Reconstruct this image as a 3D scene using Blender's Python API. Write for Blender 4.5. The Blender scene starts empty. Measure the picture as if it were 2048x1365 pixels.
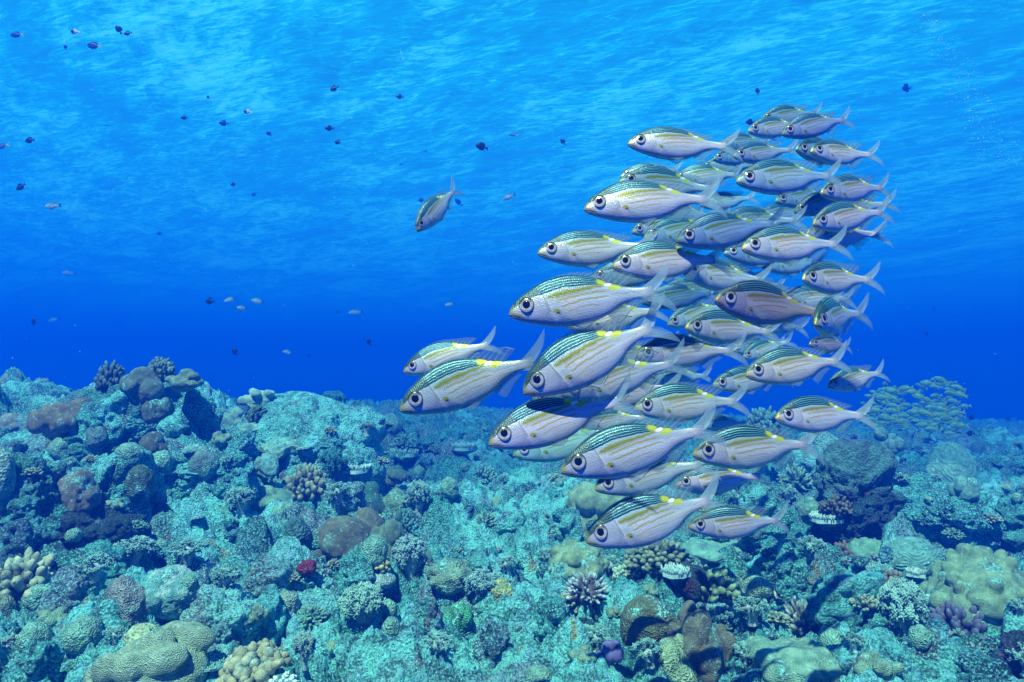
import bpy, bmesh, math, random
import numpy as np
from mathutils import Vector, Matrix

SC = bpy.context.scene
COL = SC.collection
rad = math.radians

# ------------------------------------------------------------ camera
F = 1334.0                      # focal length in pixels of the 2048 px wide photograph
CAMZ = 1.2                      # metres above the reef floor
PITCH = rad(3.3)
cd = bpy.data.cameras.new('camera'); cam = bpy.data.objects.new('camera', cd); COL.objects.link(cam)
cd.sensor_width = 36.0; cd.lens = 36.0 * F / 2048.0
cd.clip_start = 0.05; cd.clip_end = 1000
cam.location = (0, 0, CAMZ); cam.rotation_euler = (math.pi / 2 + PITCH, 0, 0)
SC.camera = cam

# ------------------------------------------------------------ light and exposure
SUN_ELEV, SUN_AZ = 59.0, 202.0          # degrees; azimuth clockwise from +Y: behind the camera, to its left
SURF_Z = CAMZ + 8.0                     # the water surface
SC.view_settings.view_transform = 'Standard'; SC.view_settings.look = 'None'
SC.view_settings.gamma = 1.0; SC.view_settings.use_curve_mapping = False
SC.view_settings.exposure = 1.25
w = bpy.data.worlds.new('World'); SC.world = w; w.use_nodes = True
wn = w.node_tree; bg = wn.nodes['Background']
sky = wn.nodes.new('ShaderNodeTexSky'); sky.sky_type = 'NISHITA'; sky.sun_disc = False
sky.sun_elevation = rad(SUN_ELEV); sky.sun_rotation = rad(SUN_AZ)
wn.links.new(sky.outputs[0], bg.inputs[0]); bg.inputs[1].default_value = 0.05
sky.ozone_density = 6.0; sky.dust_density = 0.0; sky.air_density = 0.4
sl = bpy.data.lights.new('sun', 'SUN'); sl.energy = 5.0; sl.angle = rad(0.5); sl.color = (1.0, 0.92, 0.80)
so = bpy.data.objects.new('sun', sl); COL.objects.link(so)
sd = Vector((math.cos(rad(SUN_ELEV)) * math.sin(rad(SUN_AZ)), math.cos(rad(SUN_ELEV)) * math.cos(rad(SUN_AZ)), math.sin(rad(SUN_ELEV))))
so.rotation_euler = sd.to_track_quat('Z', 'Y').to_euler(); so.location = sd * 30
cy = SC.cycles
cy.use_denoising = True
try: cy.denoiser = 'OPENIMAGEDENOISE'
except Exception: pass
cy.max_bounces = 6; cy.diffuse_bounces = 3; cy.glossy_bounces = 2; cy.transmission_bounces = 4
cy.volume_bounces = 1; cy.transparent_max_bounces = 24
cy.caustics_reflective = False; cy.caustics_refractive = False

# ------------------------------------------------------------ helpers
def Ppt(px, py, depth):
    """a pixel of the photograph at a depth along the view axis -> a point of the scene"""
    f = np.array((0, math.cos(PITCH), math.sin(PITCH))); u = np.array((0, -math.sin(PITCH), math.cos(PITCH)))
    return np.array((0, 0, CAMZ)) + depth * (f + (px - 1024) / F * np.array((1., 0, 0)) - (py - 682.5) / F * u)

def tag(o, label=None, cat=None, group=None, kind=None):
    if label: o['label'] = label
    if cat: o['category'] = cat
    if group: o['group'] = group
    if kind: o['kind'] = kind
    return o

def np_mesh(name, V, Fs, col=None, uv=None, smooth=True):
    """V (n,3); Fs a list of int arrays (m,3)/(m,4); col (n,3) point colours; uv (n,2) per point"""
    if not isinstance(Fs, (list, tuple)): Fs = [Fs]
    Fs = [np.asarray(f, dtype=np.int32) for f in Fs if len(f)]
    me = bpy.data.meshes.new(name)
    V = np.asarray(V, dtype=np.float32)
    me.vertices.add(len(V)); me.vertices.foreach_set('co', V.ravel())
    idx = np.concatenate([f.ravel() for f in Fs])
    tot = np.concatenate([np.full(len(f), f.shape[1], dtype=np.int32) for f in Fs])
    st = np.concatenate(([0], np.cumsum(tot)[:-1])).astype(np.int32)
    me.loops.add(len(idx)); me.loops.foreach_set('vertex_index', idx)
    me.polygons.add(len(tot)); me.polygons.foreach_set('loop_start', st); me.polygons.foreach_set('loop_total', tot)
    me.polygons.foreach_set('use_smooth', np.full(len(tot), bool(smooth)))
    if col is not None:
        a = me.color_attributes.new('Col', 'FLOAT_COLOR', 'POINT')
        a.data.foreach_set('color', np.column_stack((col, np.ones(len(V)))).astype(np.float32).ravel())
    if uv is not None:
        l = me.uv_layers.new(name='UVMap')
        l.data.foreach_set('uv', np.asarray(uv, dtype=np.float32)[idx].ravel())
    me.update(calc_edges=True); me.validate()
    return me

def link(name, me, mat=None, parent=None):
    o = bpy.data.objects.new(name, me); COL.objects.link(o)
    if mat is not None and len(me.materials) == 0: me.materials.append(mat)
    if parent is not None: o.parent = parent
    return o

# value noise, fbm and cell noise, vectorised
_r = np.random.RandomState(11)
_PERM = np.concatenate([_r.permutation(256)] * 3).astype(np.int32)
_VAL = _r.uniform(-1, 1, 256)
def vnoise(p):
    p = np.asarray(p, dtype=np.float64); i = np.floor(p).astype(np.int64); f = p - i; i &= 255
    u = f * f * f * (f * (f * 6 - 15) + 10); i1 = (i + 1) & 255
    X, Y, Z = (i[:, 0], i1[:, 0]), (i[:, 1], i1[:, 1]), (i[:, 2], i1[:, 2])
    out = 0.0
    for a in (0, 1):
        wa = u[:, 0] if a else 1 - u[:, 0]
        A = _PERM[X[a]]
        for b in (0, 1):
            wb = wa * (u[:, 1] if b else 1 - u[:, 1]); B = _PERM[A + Y[b]]
            for c in (0, 1):
                out = out + wb * (u[:, 2] if c else 1 - u[:, 2]) * _VAL[_PERM[B + Z[c]]]
    return out
def fbm(p, octaves=4, gain=0.5, lac=2.03):
    p = np.asarray(p, dtype=np.float64); s = 0.0; a = 1.0
    for k in range(octaves):
        s = s + a * vnoise(p + 17.3 * k); p = p * lac; a *= gain
    return s
def cells2(xy, seed=0):
    """2-D cell noise: distance to the nearest and second nearest point, id of the nearest"""
    xy = np.asarray(xy); i = np.floor(xy).astype(np.int64); f = xy - i
    d1 = np.full(len(xy), 9.0); d2 = d1.copy(); cid = np.zeros(len(xy), dtype=np.int64)
    for dx in (-1, 0, 1):
        for dy in (-1, 0, 1):
            h = _PERM[_PERM[(i[:, 0] + dx) & 255] + ((i[:, 1] + dy + seed * 37) & 255)]
            h2 = _PERM[h + 91]
            d = np.hypot(dx + h / 255.0 - f[:, 0], dy + h2 / 255.0 - f[:, 1])
            m = d < d1
            d2 = np.where(m, d1, np.minimum(d2, d)); cid = np.where(m, h * 256 + h2, cid); d1 = np.where(m, d, d1)
    return d1, d2, cid
def cells3(p, seed=0):
    p = np.asarray(p); i = np.floor(p).astype(np.int64); f = p - i
    d1 = np.full(len(p), 9.0); d2 = d1.copy(); cid = np.zeros(len(p), dtype=np.int64)
    for dx in (-1, 0, 1):
        for dy in (-1, 0, 1):
            for dz in (-1, 0, 1):
                h = _PERM[_PERM[_PERM[(i[:, 0] + dx) & 255] + ((i[:, 1] + dy) & 255)] + ((i[:, 2] + dz + seed * 37) & 255)]
                h2 = _PERM[h + 91]; h3 = _PERM[h2 + 53]
                d = np.sqrt((dx + h / 255.0 - f[:, 0])**2 + (dy + h2 / 255.0 - f[:, 1])**2 + (dz + h3 / 255.0 - f[:, 2])**2)
                m = d < d1
                d2 = np.where(m, d1, np.minimum(d2, d)); cid = np.where(m, h * 256 + h2, cid); d1 = np.where(m, d, d1)
    return d1, d2, cid
def sstep(a, b, x):
    t = np.clip((x - a) / (b - a), 0, 1); return t * t * (3 - 2 * t)
def lerp(a, b, t):
    t = np.asarray(t)[..., None]; return np.asarray(a) * (1 - t) + np.asarray(b) * t

_ICO = {}
def ico(n):
    if n not in _ICO:
        bm = bmesh.new(); bmesh.ops.create_icosphere(bm, subdivisions=n, radius=1)
        V = np.array([v.co[:] for v in bm.verts]); Fc = np.array([[v.index for v in f.verts] for f in bm.faces], dtype=np.int32)
        bm.free(); _ICO[n] = (V, Fc)
    return _ICO[n]

# ------------------------------------------------------------ materials
def new_mat(name):
    m = bpy.data.materials.new(name); m.use_nodes = True
    nt = m.node_tree; nt.nodes.clear()
    return m, nt, nt.nodes.new('ShaderNodeOutputMaterial')
def N(nt, t, **kw):
    n = nt.nodes.new(t)
    for k, v in kw.items():
        if k.startswith('i_'):
            key = k[2:].replace('_', ' ')
            n.inputs[int(key) if key.isdigit() else key].default_value = v
        else: setattr(n, k, v)
    return n
def ramp(nt, stops, interp='LINEAR'):
    n = nt.nodes.new('ShaderNodeValToRGB'); e = n.color_ramp.elements; n.color_ramp.interpolation = interp
    while len(e) > 1: e.remove(e[0])
    e[0].position = stops[0][0]; e[0].color = (*stops[0][1], 1) if len(stops[0][1]) == 3 else stops[0][1]
    for p, c in stops[1:]:
        x = e.new(p); x.color = (*c, 1)
    return n
def mixc(nt, a, b, fac, mode='MIX'):
    n = nt.nodes.new('ShaderNodeMix'); n.data_type = 'RGBA'; n.blend_type = mode
    for v, k in ((fac, 0), (a, 6), (b, 7)):
        if hasattr(v, 'links'): nt.links.new(v, n.inputs[k])
        elif k == 0: n.inputs[0].default_value = v
        else: n.inputs[k].default_value = (*v, 1)
    return n.outputs[2]

def crust_material(name, speck=(0.27, 0.95, 0.95), dark=(0.008, 0.03, 0.035), amount=1.0):
    """dead coral rock: encrusting algae, pale specks and small dark pits"""
    m, nt, out = new_mat(name); L = nt.links.new
    b = N(nt, 'ShaderNodeBsdfPrincipled', i_Roughness=0.85); b.inputs['Specular IOR Level'].default_value = 0.2
    geo = N(nt, 'ShaderNodeNewGeometry'); at = N(nt, 'ShaderNodeAttribute', attribute_name='Col')
    n1 = N(nt, 'ShaderNodeTexNoise', i_Scale=14.0, i_Detail=5.0, i_Roughness=0.65); L(geo.outputs['Position'], n1.inputs['Vector'])
    n2 = N(nt, 'ShaderNodeTexNoise', i_Scale=85.0, i_Detail=4.0, i_Roughness=0.7); L(geo.outputs['Position'], n2.inputs['Vector'])
    n3 = N(nt, 'ShaderNodeTexNoise', i_Scale=5.0, i_Detail=3.0, i_Roughness=0.6); L(geo.outputs['Position'], n3.inputs['Vector'])
    v1 = N(nt, 'ShaderNodeTexVoronoi', i_Scale=70.0); L(geo.outputs['Position'], v1.inputs['Vector'])
    # broad tints
    tint = ramp(nt, [(0.30, (0.28, 0.42, 0.42)), (0.42, (1.0, 1.0, 0.92)), (0.50, (1.2, 1.3, 1.2)), (0.58, (1.05, 0.86, 1.05)), (0.70, (0.55, 0.50, 0.36))])
    L(n3.outputs[0], tint.inputs[0])
    c = mixc(nt, at.outputs['Color'], tint.outputs[0], 0.8, 'MULTIPLY')
    r1 = ramp(nt, [(0.41, (0, 0, 0)), (0.53, (1, 1, 1))]); L(n1.outputs[0], r1.inputs[0])
    c = mixc(nt, mixc(nt, c, dark, 0.68 * amount), c, r1.outputs[0])
    r2 = ramp(nt, [(0.51, (0, 0, 0)), (0.60, (1, 1, 1))]); L(n2.outputs[0], r2.inputs[0])
    mm = N(nt, 'ShaderNodeMath', operation='MULTIPLY', i_1=0.75 * amount); L(r2.outputs[0], mm.inputs[0])
    c = mixc(nt, c, speck, mm.outputs[0])
    r3 = ramp(nt, [(0.36, (1, 1, 1)), (0.45, (0, 0, 0))]); L(n2.outputs[0], r3.inputs[0])
    mm3 = N(nt, 'ShaderNodeMath', operation='MULTIPLY', i_1=0.7 * amount); L(r3.outputs[0], mm3.inputs[0])
    c = mixc(nt, c, dark, mm3.outputs[0])
    # little pale knobs and barnacle dots, in drifts
    rd_ = ramp(nt, [(0.16, (1, 1, 1)), (0.30, (0, 0, 0))]); L(v1.outputs['Distance'], rd_.inputs[0])
    n5 = N(nt, 'ShaderNodeTexNoise', i_Scale=9.0, i_Detail=3.0); L(geo.outputs['Position'], n5.inputs['Vector'])
    rn = ramp(nt, [(0.46, (0, 0, 0)), (0.56, (1, 1, 1))]); L(n5.outputs[0], rn.inputs[0])
    md_ = N(nt, 'ShaderNodeMath', operation='MULTIPLY'); L(rd_.outputs[0], md_.inputs[0]); L(rn.outputs[0], md_.inputs[1])
    c = mixc(nt, c, tuple(min(1, x * 1.1) for x in speck), md_.outputs[0])
    L(c, b.inputs['Base Color'])
    ad = N(nt, 'ShaderNodeMath', operation='MULTIPLY_ADD', i_1=0.55); L(n1.outputs[0], ad.inputs[0]); L(n2.outputs[0], ad.inputs[2])
    ad2 = N(nt, 'ShaderNodeMath', operation='MULTIPLY_ADD', i_1=-0.5); L(v1.outputs['Distance'], ad2.inputs[0]); L(ad.outputs[0], ad2.inputs[2])
    bp = N(nt, 'ShaderNodeBump', i_Strength=1.0, i_Distance=0.045); L(ad2.outputs[0], bp.inputs['Height']); L(bp.outputs[0], b.inputs['Normal'])
    L(b.outputs[0], out.inputs[0])
    return m

def coral_material(name, polyp=0.5, pscale=160.0, bump=0.4, spots=0.35, rough=0.6, dead=0.75, tone=True):
    """living coral tissue: the coral's own colour, fine polyps, a few pale scars"""
    m, nt, out = new_mat(name); L = nt.links.new
    b = N(nt, 'ShaderNodeBsdfPrincipled', i_Roughness=rough); b.inputs['Specular IOR Level'].default_value = 0.3
    geo = N(nt, 'ShaderNodeNewGeometry'); at = N(nt, 'ShaderNodeAttribute', attribute_name='Col')
    v = N(nt, 'ShaderNodeTexVoronoi', i_Scale=pscale); L(geo.outputs['Position'], v.inputs['Vector'])
    n1 = N(nt, 'ShaderNodeTexNoise', i_Scale=18.0, i_Detail=5.0, i_Roughness=0.6); L(geo.outputs['Position'], n1.inputs['Vector'])
    n2 = N(nt, 'ShaderNodeTexNoise', i_Scale=45.0, i_Detail=3.0); L(geo.outputs['Position'], n2.inputs['Vector'])
    r1 = ramp(nt, [(0.34, (0.55, 0.62, 0.62)), (0.5, (0.95, 0.97, 0.95)), (0.68, (1.35, 1.32, 1.25))]); L(n1.outputs[0], r1.inputs[0])
    c = mixc(nt, at.outputs['Color'], r1.outputs[0], 1.0, 'MULTIPLY')
    rv = ramp(nt, [(0.15, (0.45, 0.45, 0.45)), (0.55, (1.25, 1.25, 1.25))]); L(v.outputs['Distance'], rv.inputs[0])
    c = mixc(nt, c, rv.outputs[0], polyp, 'MULTIPLY')
    r2 = ramp(nt, [(0.60, (0, 0, 0)), (0.68, (1, 1, 1))]); L(n2.outputs[0], r2.inputs[0])
    ms = N(nt, 'ShaderNodeMath', operation='MULTIPLY', i_1=spots); L(r2.outputs[0], ms.inputs[0])
    c = mixc(nt, c, (0.42, 0.66, 0.60), ms.outputs[0])
    # dead parts overgrown with speckled crust
    n3 = N(nt, 'ShaderNodeTexNoise', i_Scale=6.5, i_Detail=6.0, i_Roughness=0.7); L(geo.outputs['Position'], n3.inputs['Vector'])
    n4 = N(nt, 'ShaderNodeTexNoise', i_Scale=70.0, i_Detail=4.0, i_Roughness=0.75); L(geo.outputs['Position'], n4.inputs['Vector'])
    rc = ramp(nt, [(0.36, (0.02, 0.05, 0.05)), (0.48, (0.09, 0.24, 0.20)), (0.60, (0.34, 0.90, 0.82))]); L(n4.outputs[0], rc.inputs[0])
    r3 = ramp(nt, [(0.56, (0, 0, 0)), (0.61, (1, 1, 1))]); L(n3.outputs[0], r3.inputs[0])
    md = N(nt, 'ShaderNodeMath', operation='MULTIPLY', i_1=dead); L(r3.outputs[0], md.inputs[0])
    c = mixc(nt, c, rc.outputs[0], md.outputs[0])
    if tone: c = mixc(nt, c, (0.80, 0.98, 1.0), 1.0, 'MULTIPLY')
    L(c, b.inputs['Base Color'])
    ad = N(nt, 'ShaderNodeMath', operation='MULTIPLY_ADD', i_1=0.8); L(n1.outputs[0], ad.inputs[0]); L(v.outputs['Distance'], ad.inputs[2])
    bp = N(nt, 'ShaderNodeBump', i_Strength=bump, i_Distance=0.012); L(ad.outputs[0], bp.inputs['Height']); L(bp.outputs[0], b.inputs['Normal'])
    L(b.outputs[0], out.inputs[0])
    return m

M_CRUST = crust_material('crusted_rock')
M_ROCKD = crust_material('dark_crusted_rock', speck=(0.20, 0.62, 0.62), amount=0.9)
M_DIM = crust_material('dim_shade_rock', speck=(0.09, 0.24, 0.27), dark=(0.005, 0.015, 0.02), amount=0.8)  # shade on rock faces put into a near-black colour
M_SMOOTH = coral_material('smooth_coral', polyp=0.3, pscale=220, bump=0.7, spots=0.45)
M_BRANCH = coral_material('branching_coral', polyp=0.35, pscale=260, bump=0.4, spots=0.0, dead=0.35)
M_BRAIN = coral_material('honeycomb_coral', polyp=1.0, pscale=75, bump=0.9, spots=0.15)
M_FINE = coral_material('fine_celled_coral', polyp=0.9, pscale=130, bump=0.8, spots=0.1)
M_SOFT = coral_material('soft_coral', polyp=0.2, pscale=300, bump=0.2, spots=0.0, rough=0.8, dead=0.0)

# ------------------------------------------------------------ open water: the haze volume and the surface
def build_water():
    # surface seen from below: long swell, chop and fine ripples as real waves
    na, nr = 420, 420
    ang = np.linspace(rad(-60), rad(60), na); r = np.geomspace(3.0, 130.0, nr)
    A, R = np.meshgrid(ang, r); x = (R * np.sin(A)).ravel(); y = (R * np.cos(A)).ravel()
    q = np.column_stack((x * 0.8 - y * 0.6, x * 0.6 + y * 0.8, 0 * x))
    z = 0.10 * vnoise(q * (0.25, 0.5, 1)) + 0.05 * vnoise(q * (0.7, 1.6, 1) + 5) + 0.02 * vnoise(q * (2.2, 5.0, 1) + 9)
    V = np.column_stack((x, y, SURF_Z + z))
    i = np.arange(na * nr).reshape(nr, na)
    Fq = np.stack((i[:-1, :-1], i[1:, :-1], i[1:, 1:], i[:-1, 1:]), -1).reshape(-1, 4)
    # a frame of plain sheet carries the surface on behind the camera and to the sides
    m, nt, out = new_mat('water_surface'); L = nt.links.new
    geo = N(nt, 'ShaderNodeNewGeometry')
    def coords(rot, lx, ly):
        mp = N(nt, 'ShaderNodeMapping', vector_type='TEXTURE'); mp.inputs['Rotation'].default_value = (0, 0, rad(rot)); mp.inputs['Scale'].default_value = (lx, ly, 1)
        L(geo.outputs['Position'], mp.inputs['Vector']); return mp.outputs[0]
    nA = N(nt, 'ShaderNodeTexNoise', i_Scale=1.0, i_Detail=3.0, i_Roughness=0.55, i_Distortion=0.5); L(coords(-60, 7.0, 3.6), nA.inputs['Vector'])
    nB = N(nt, 'ShaderNodeTexNoise', i_Scale=1.0, i_Detail=4.0, i_Roughness=0.6, i_Distortion=0.6); L(coords(-46, 1.5, 0.62), nB.inputs['Vector'])
    nC = N(nt, 'ShaderNodeTexNoise', i_Scale=1.0, i_Detail=4.0, i_Roughness=0.65, i_Distortion=0.9); L(coords(-20, 0.50, 0.15), nC.inputs['Vector'])
    s0 = N(nt, 'ShaderNodeMath', operation='MULTIPLY', i_1=0.7); L(nA.outputs[0], s0.inputs[0])
    s1 = N(nt, 'ShaderNodeMath', operation='MULTIPLY_ADD', i_1=0.7); L(nB.outputs[0], s1.inputs[0]); L(s0.outputs[0], s1.inputs[2])
    s2 = N(nt, 'ShaderNodeMath', operation='MULTIPLY_ADD', i_1=0.9); L(nC.outputs[0], s2.inputs[0]); L(s1.outputs[0], s2.inputs[2])
    rp = ramp(nt, [(0.0, (0.0, 0.32, 0.56)), (0.36, (0.0, 0.41, 0.70)), (0.52, (0.0, 0.56, 0.82)), (0.68, (0.06, 0.82, 0.97)), (1.0, (0.22, 0.98, 1.0))])  # bright windows and dark reflections of the ripples put into the colour
    mr = N(nt, 'ShaderNodeMapRange'); mr.inputs[1].default_value = 0.70; mr.inputs[2].default_value = 1.64
    L(s2.outputs[0], mr.inputs[0]); L(mr.outputs[0], rp.inputs[0])
    tl = N(nt, 'ShaderNodeBsdfTranslucent'); L(rp.outputs[0], tl.inputs['Color'])
    tp = N(nt, 'ShaderNodeBsdfTransparent'); tp.inputs['Color'].default_value = (0.84, 0.98, 1.0, 1)
    mx = N(nt, 'ShaderNodeMixShader', i_0=0.42); L(tp.outputs[0], mx.inputs[1]); L(tl.outputs[0], mx.inputs[2])
    L(mx.outputs[0], out.inputs[0])
    o = link('water_surface', np_mesh('water_surface', V, Fq), m)
    tag(o, 'rippled underside of the sea surface seen from below', 'water', kind='structure')
    # the water body itself: one closed box of even volume round everything
    bm = bmesh.new(); bmesh.ops.create_cube(bm, size=1)
    me = bpy.data.meshes.new('haze'); bm.to_mesh(me); bm.free()
    hz = link('haze', me); hz.scale = (400, 400, 40); hz.location = (0, 100, SURF_Z + 1.0 - 20)
    m, nt, out = new_mat('sea_water'); pv = N(nt, 'ShaderNodeVolumePrincipled')
    pv.inputs['Color'].default_value = HAZE_COLOR; pv.inputs['Absorption Color'].default_value = HAZE_ABS
    pv.inputs['Density'].default_value = HAZE_DENS; pv.inputs['Anisotropy'].default_value = 0.0
    nt.links.new(pv.outputs[0], out.inputs['Volume']); me.materials.append(m)
    tag(hz, 'blue sea water fading far things to deep blue', 'water', kind='stuff')
HAZE_DENS = 0.060
HAZE_COLOR = (0.001, 0.088, 0.88, 1)
HAZE_ABS = (0.0, 0.16, 0.9, 1)
build_water()

# ------------------------------------------------------------ reef floor
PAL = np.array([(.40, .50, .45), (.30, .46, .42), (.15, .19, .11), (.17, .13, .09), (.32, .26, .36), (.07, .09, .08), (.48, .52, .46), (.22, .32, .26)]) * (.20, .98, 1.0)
PALW = np.array([6, 5, 3, 2, 3, 2, 4, 4.]); PALW /= PALW.sum(); PALC = np.cumsum(PALW)
MOUNDS = []     # (x, y, rx, ry, top z, power)
def mound(px, toprow, d, wpx, ry, p=2.2):
    q = Ppt(px, toprow, d); MOUNDS.append((q[0], q[1], wpx * d / F / 2, ry, q[2], p))
mound(285, 800, 6.9, 420, 1.2); mound(-120, 800, 7.5, 700, 2.2); mound(60, 850, 6.2, 420, 1.0)
mound(610, 850, 8.6, 480, 1.5); mound(860, 868, 12.0, 500, 2.5); mound(1010, 872, 15.0, 700, 3)
mound(1560, 905, 9.0, 420, 1.5); mound(1910, 925, 9.5, 300, 1.2); mound(2150, 915, 10.0, 500, 2.5); mound(1250, 872, 14.0, 500, 3)
mound(180, 960, 4.9, 560, 0.9); mound(2000, 1120, 4.6, 380, 0.9)
def ground_coarse(x, y):
    x = np.asarray(x, float); y = np.asarray(y, float)
    t = np.clip((np.arctan2(x, np.maximum(y, .1)) + 0.7) / 1.4, 0, 1)
    rise = np.interp(t, [0, .35, .55, 1], [.070, .048, .026, -.012])
    z = rise * np.clip(y - 2.8, -1.2, 12) - 0.02 * np.clip(y - 12, 0, 999)**1.25
    for mx, my, rx, ry, zt, p in MOUNDS:
        r2 = ((x - mx) / rx)**2 + ((y - my) / ry)**2
        z = z + np.maximum(zt - z, 0) * np.exp(-(r2 ** (p / 2)) * 0.9)
    return z
def ground(x, y):
    x = np.atleast_1d(np.asarray(x, float)); y = np.atleast_1d(np.asarray(y, float))
    z = ground_coarse(x, y)
    p = np.column_stack((x, y, 0 * x))
    return z + 0.13 * fbm(p * 0.9, 3) + 0.05 * vnoise(p * 3.1 + 40)

def build_reef_floor():
    na, = (1000,)
    r = np.concatenate((np.geomspace(1.25, 14, 760), np.geomspace(14.2, 140, 90)))
    ang = np.linspace(rad(-52), rad(52), na); nr = len(r)
    A, R = np.meshgrid(ang, r); x = (R * np.sin(A)).ravel(); y = (R * np.cos(A)).ravel()
    p = np.column_stack((x, y, 0 * x))
    z = ground(x, y)
    warp = np.column_stack((vnoise(p * 3 + 3), vnoise(p * 3 + 8))) * 0.07
    xy = np.column_stack((x, y)) + warp
    col = np.zeros((len(x), 3)); base = None
    wsum = 0
    for k, (s, amp) in enumerate(((0.52, .25), (0.23, .14), (0.10, .060), (0.05, .032))):
        d1, d2, cid = cells2(xy / s, k)
        rnd = (cid % 997) / 997.0
        bump = np.sqrt(np.clip(1 - (d1 / 0.72)**2, 0, 1)) * (0.25 + rnd)
        z = z + amp * (bump - 0.45)
        c = PAL[np.searchsorted(PALC, ((cid * 7919) % 1009) / 1009.0 * 0.9999)]
        wgt = (0.35, 0.35, 0.2, 0.1)[k]
        col += wgt * c * (0.75 + 0.5 * rnd[:, None])
    z += 0.020 * fbm(p * 14, 3) + 0.008 * vnoise(p * 60)
    # patches: pale rubble, olive turf, mauve crust
    a = fbm(p * 1.1 + 50, 3); b = fbm(p * 1.7 + 90, 3); c3 = fbm(p * 2.6 + 130, 3)
    # the paler rubble channel that runs down the middle of the reef
    ch = 0
    for px, d, rr_ in ((1010, 7.6, .9), (1000, 5.4, .75), (950, 4.1, .6), (860, 3.3, .5), (760, 2.9, .45), (1090, 2.9, .4)):
        ch = np.maximum(ch, np.exp(-(((x - (px - 1024) / F * d)**2 + ((y - d) * .8)**2) / rr_**2)))
    a = a + .45 * ch; b_cut = ch
    col = lerp(col, np.array((.22, .88, .88)), sstep(.10, .45, a) * .8)
    col = lerp(col, np.array((.07, .20, .13)), sstep(.22, .5, b - .5 * b_cut) * .8)
    col = lerp(col, np.array((.24, .27, .38)), sstep(.35, .65, c3) * .6)
    e = fbm(p * 7 + 200, 2)
    col = lerp(col, np.array((.13, .025, .03)), sstep(.86, .98, e) * .8)
    e = fbm(p * 9 + 260, 2)
    col = lerp(col, np.array((.36, .30, .03)), sstep(.95, 1.02, e) * .8)
    V = np.column_stack((x + .02 * vnoise(p * 18 + 5), y + .02 * vnoise(p * 18 + 25), z))
    i = np.arange(na * nr).reshape(nr, na)
    Fq = np.stack((i[:-1, :-1], i[:-1, 1:], i[1:, 1:], i[1:, :-1]), -1).reshape(-1, 4)
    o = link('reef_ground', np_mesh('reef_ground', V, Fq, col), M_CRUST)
    tag(o, 'crusted rubble floor of the coral reef', 'ground', kind='structure')
build_reef_floor()

# ------------------------------------------------------------ corals and rocks: shape makers (unit width, base at z = 0)
def fin_normals(V): return V / np.maximum(np.linalg.norm(V, axis=1, keepdims=True), 1e-9)
def s_rock(seed, n=6, rough=1.0, colr=None, crown=None):
    """crusted rock, made at its real size so that its lumps keep the reef's scale: returns a builder (width, depth, height)"""
    def make(W, Dp, H):
        V, Fc = ico(n); o = seed * 13.7; D = V
        rd = np.array((W / 2, Dp / 2, H * .62)); m_ = min(W, H * 1.3)
        q = D * rd; nrm = fin_normals(D / rd)
        disp = .26 * m_ * rough * fbm(q / m_ * 1.7 + o, 3)
        cid0 = None; c = 0
        for k, (sz, am) in enumerate(((m_ * .42, .16), (max(.11, m_ * .18), .19), (.055, .38), (.028, .40))):
            if sz < .03 and n < 7: continue
            d1, d2, cid = cells3(q / sz + o, seed + k); disp += rough * am * sz * 1.5 * (np.sqrt(np.clip(1 - (d1 / .8)**2, 0, 1)) - .5)
            if k < 3: c = c + (.4, .35, .25)[k] * PAL[np.searchsorted(PALC, ((cid * 7919) % 1009) / 1009.0 * .9999)]
        rg = np.abs(vnoise(q * 7.5 + o + 11)); rg2 = np.abs(vnoise(q * 17 + o + 31)); disp += rough * (.045 * (.3 - rg) + .022 * (.3 - rg2)) * min(1, m_ / .35)
        disp += .006 * vnoise(q * 60 + o)
        P = q + nrm * disp[:, None]
        if colr is not None: c = lerp(c, colr, .55 if crown is None else .8)
        c = lerp(c, (.20, .84, .82), sstep(.1, .5, fbm(q * 3 + o + 20, 3)) * (.6 if crown is None else .1))
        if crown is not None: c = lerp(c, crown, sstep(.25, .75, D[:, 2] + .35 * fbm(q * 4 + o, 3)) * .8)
        c = lerp(c, (.13, .025, .03), sstep(.75, .95, fbm(q * 8 + o + 70, 2)) * .7); c = lerp(c, (.13, .11, .25), sstep(.7, .95, fbm(q * 6 + o + 90, 2)) * .6)
        P[:, 2] -= np.percentile(P[:, 2], 8); P[:, 2] *= H / P[:, 2].max()
        P[:, :2] *= (W / np.ptp(P[:, 0]), Dp / np.ptp(P[:, 1]))
        return P, [Fc], c
    return make
def s_lobed(seed, colr, nl=14, amp=.28, size=(.45, .8), n=5, fine=.0, col2=None):
    V, Fc = ico(n); D = V.copy(); R = np.random.RandomState(seed)
    r = np.full(len(D), .62)
    for k in range(nl):
        c = R.normal(size=3); c[2] = abs(c[2]) * .9 - .15; c /= np.linalg.norm(c); a = R.uniform(*size)
        ang = np.arccos(np.clip(D @ c, -1, 1)); r = np.maximum(r, .62 + amp * R.uniform(.6, 1.2) * np.sqrt(np.clip(1 - (ang / a)**2, 0, 1)))
    r = r * (1 + .10 * fbm(D * 1.4 + seed, 2)) + .02 * vnoise(D * 7 + seed)
    if fine: 
        d1, d2, _ = cells3(D * 9 + seed, seed); r += fine * (np.sqrt(np.clip(1 - (d1 / .75)**2, 0, 1)) - .5)
    P = D * (r / r.max())[:, None] * .5
    c = np.tile(colr, (len(D), 1)) * (1 + .18 * fbm(D * 2.2 + seed, 3))[:, None]
    if col2 is not None: c = lerp(c, col2, sstep(.05, .45, fbm(D * 2 + seed + 30, 3)))
    P[:, 2] -= P[:, 2].min() * .75
    return P, [Fc], c
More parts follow.
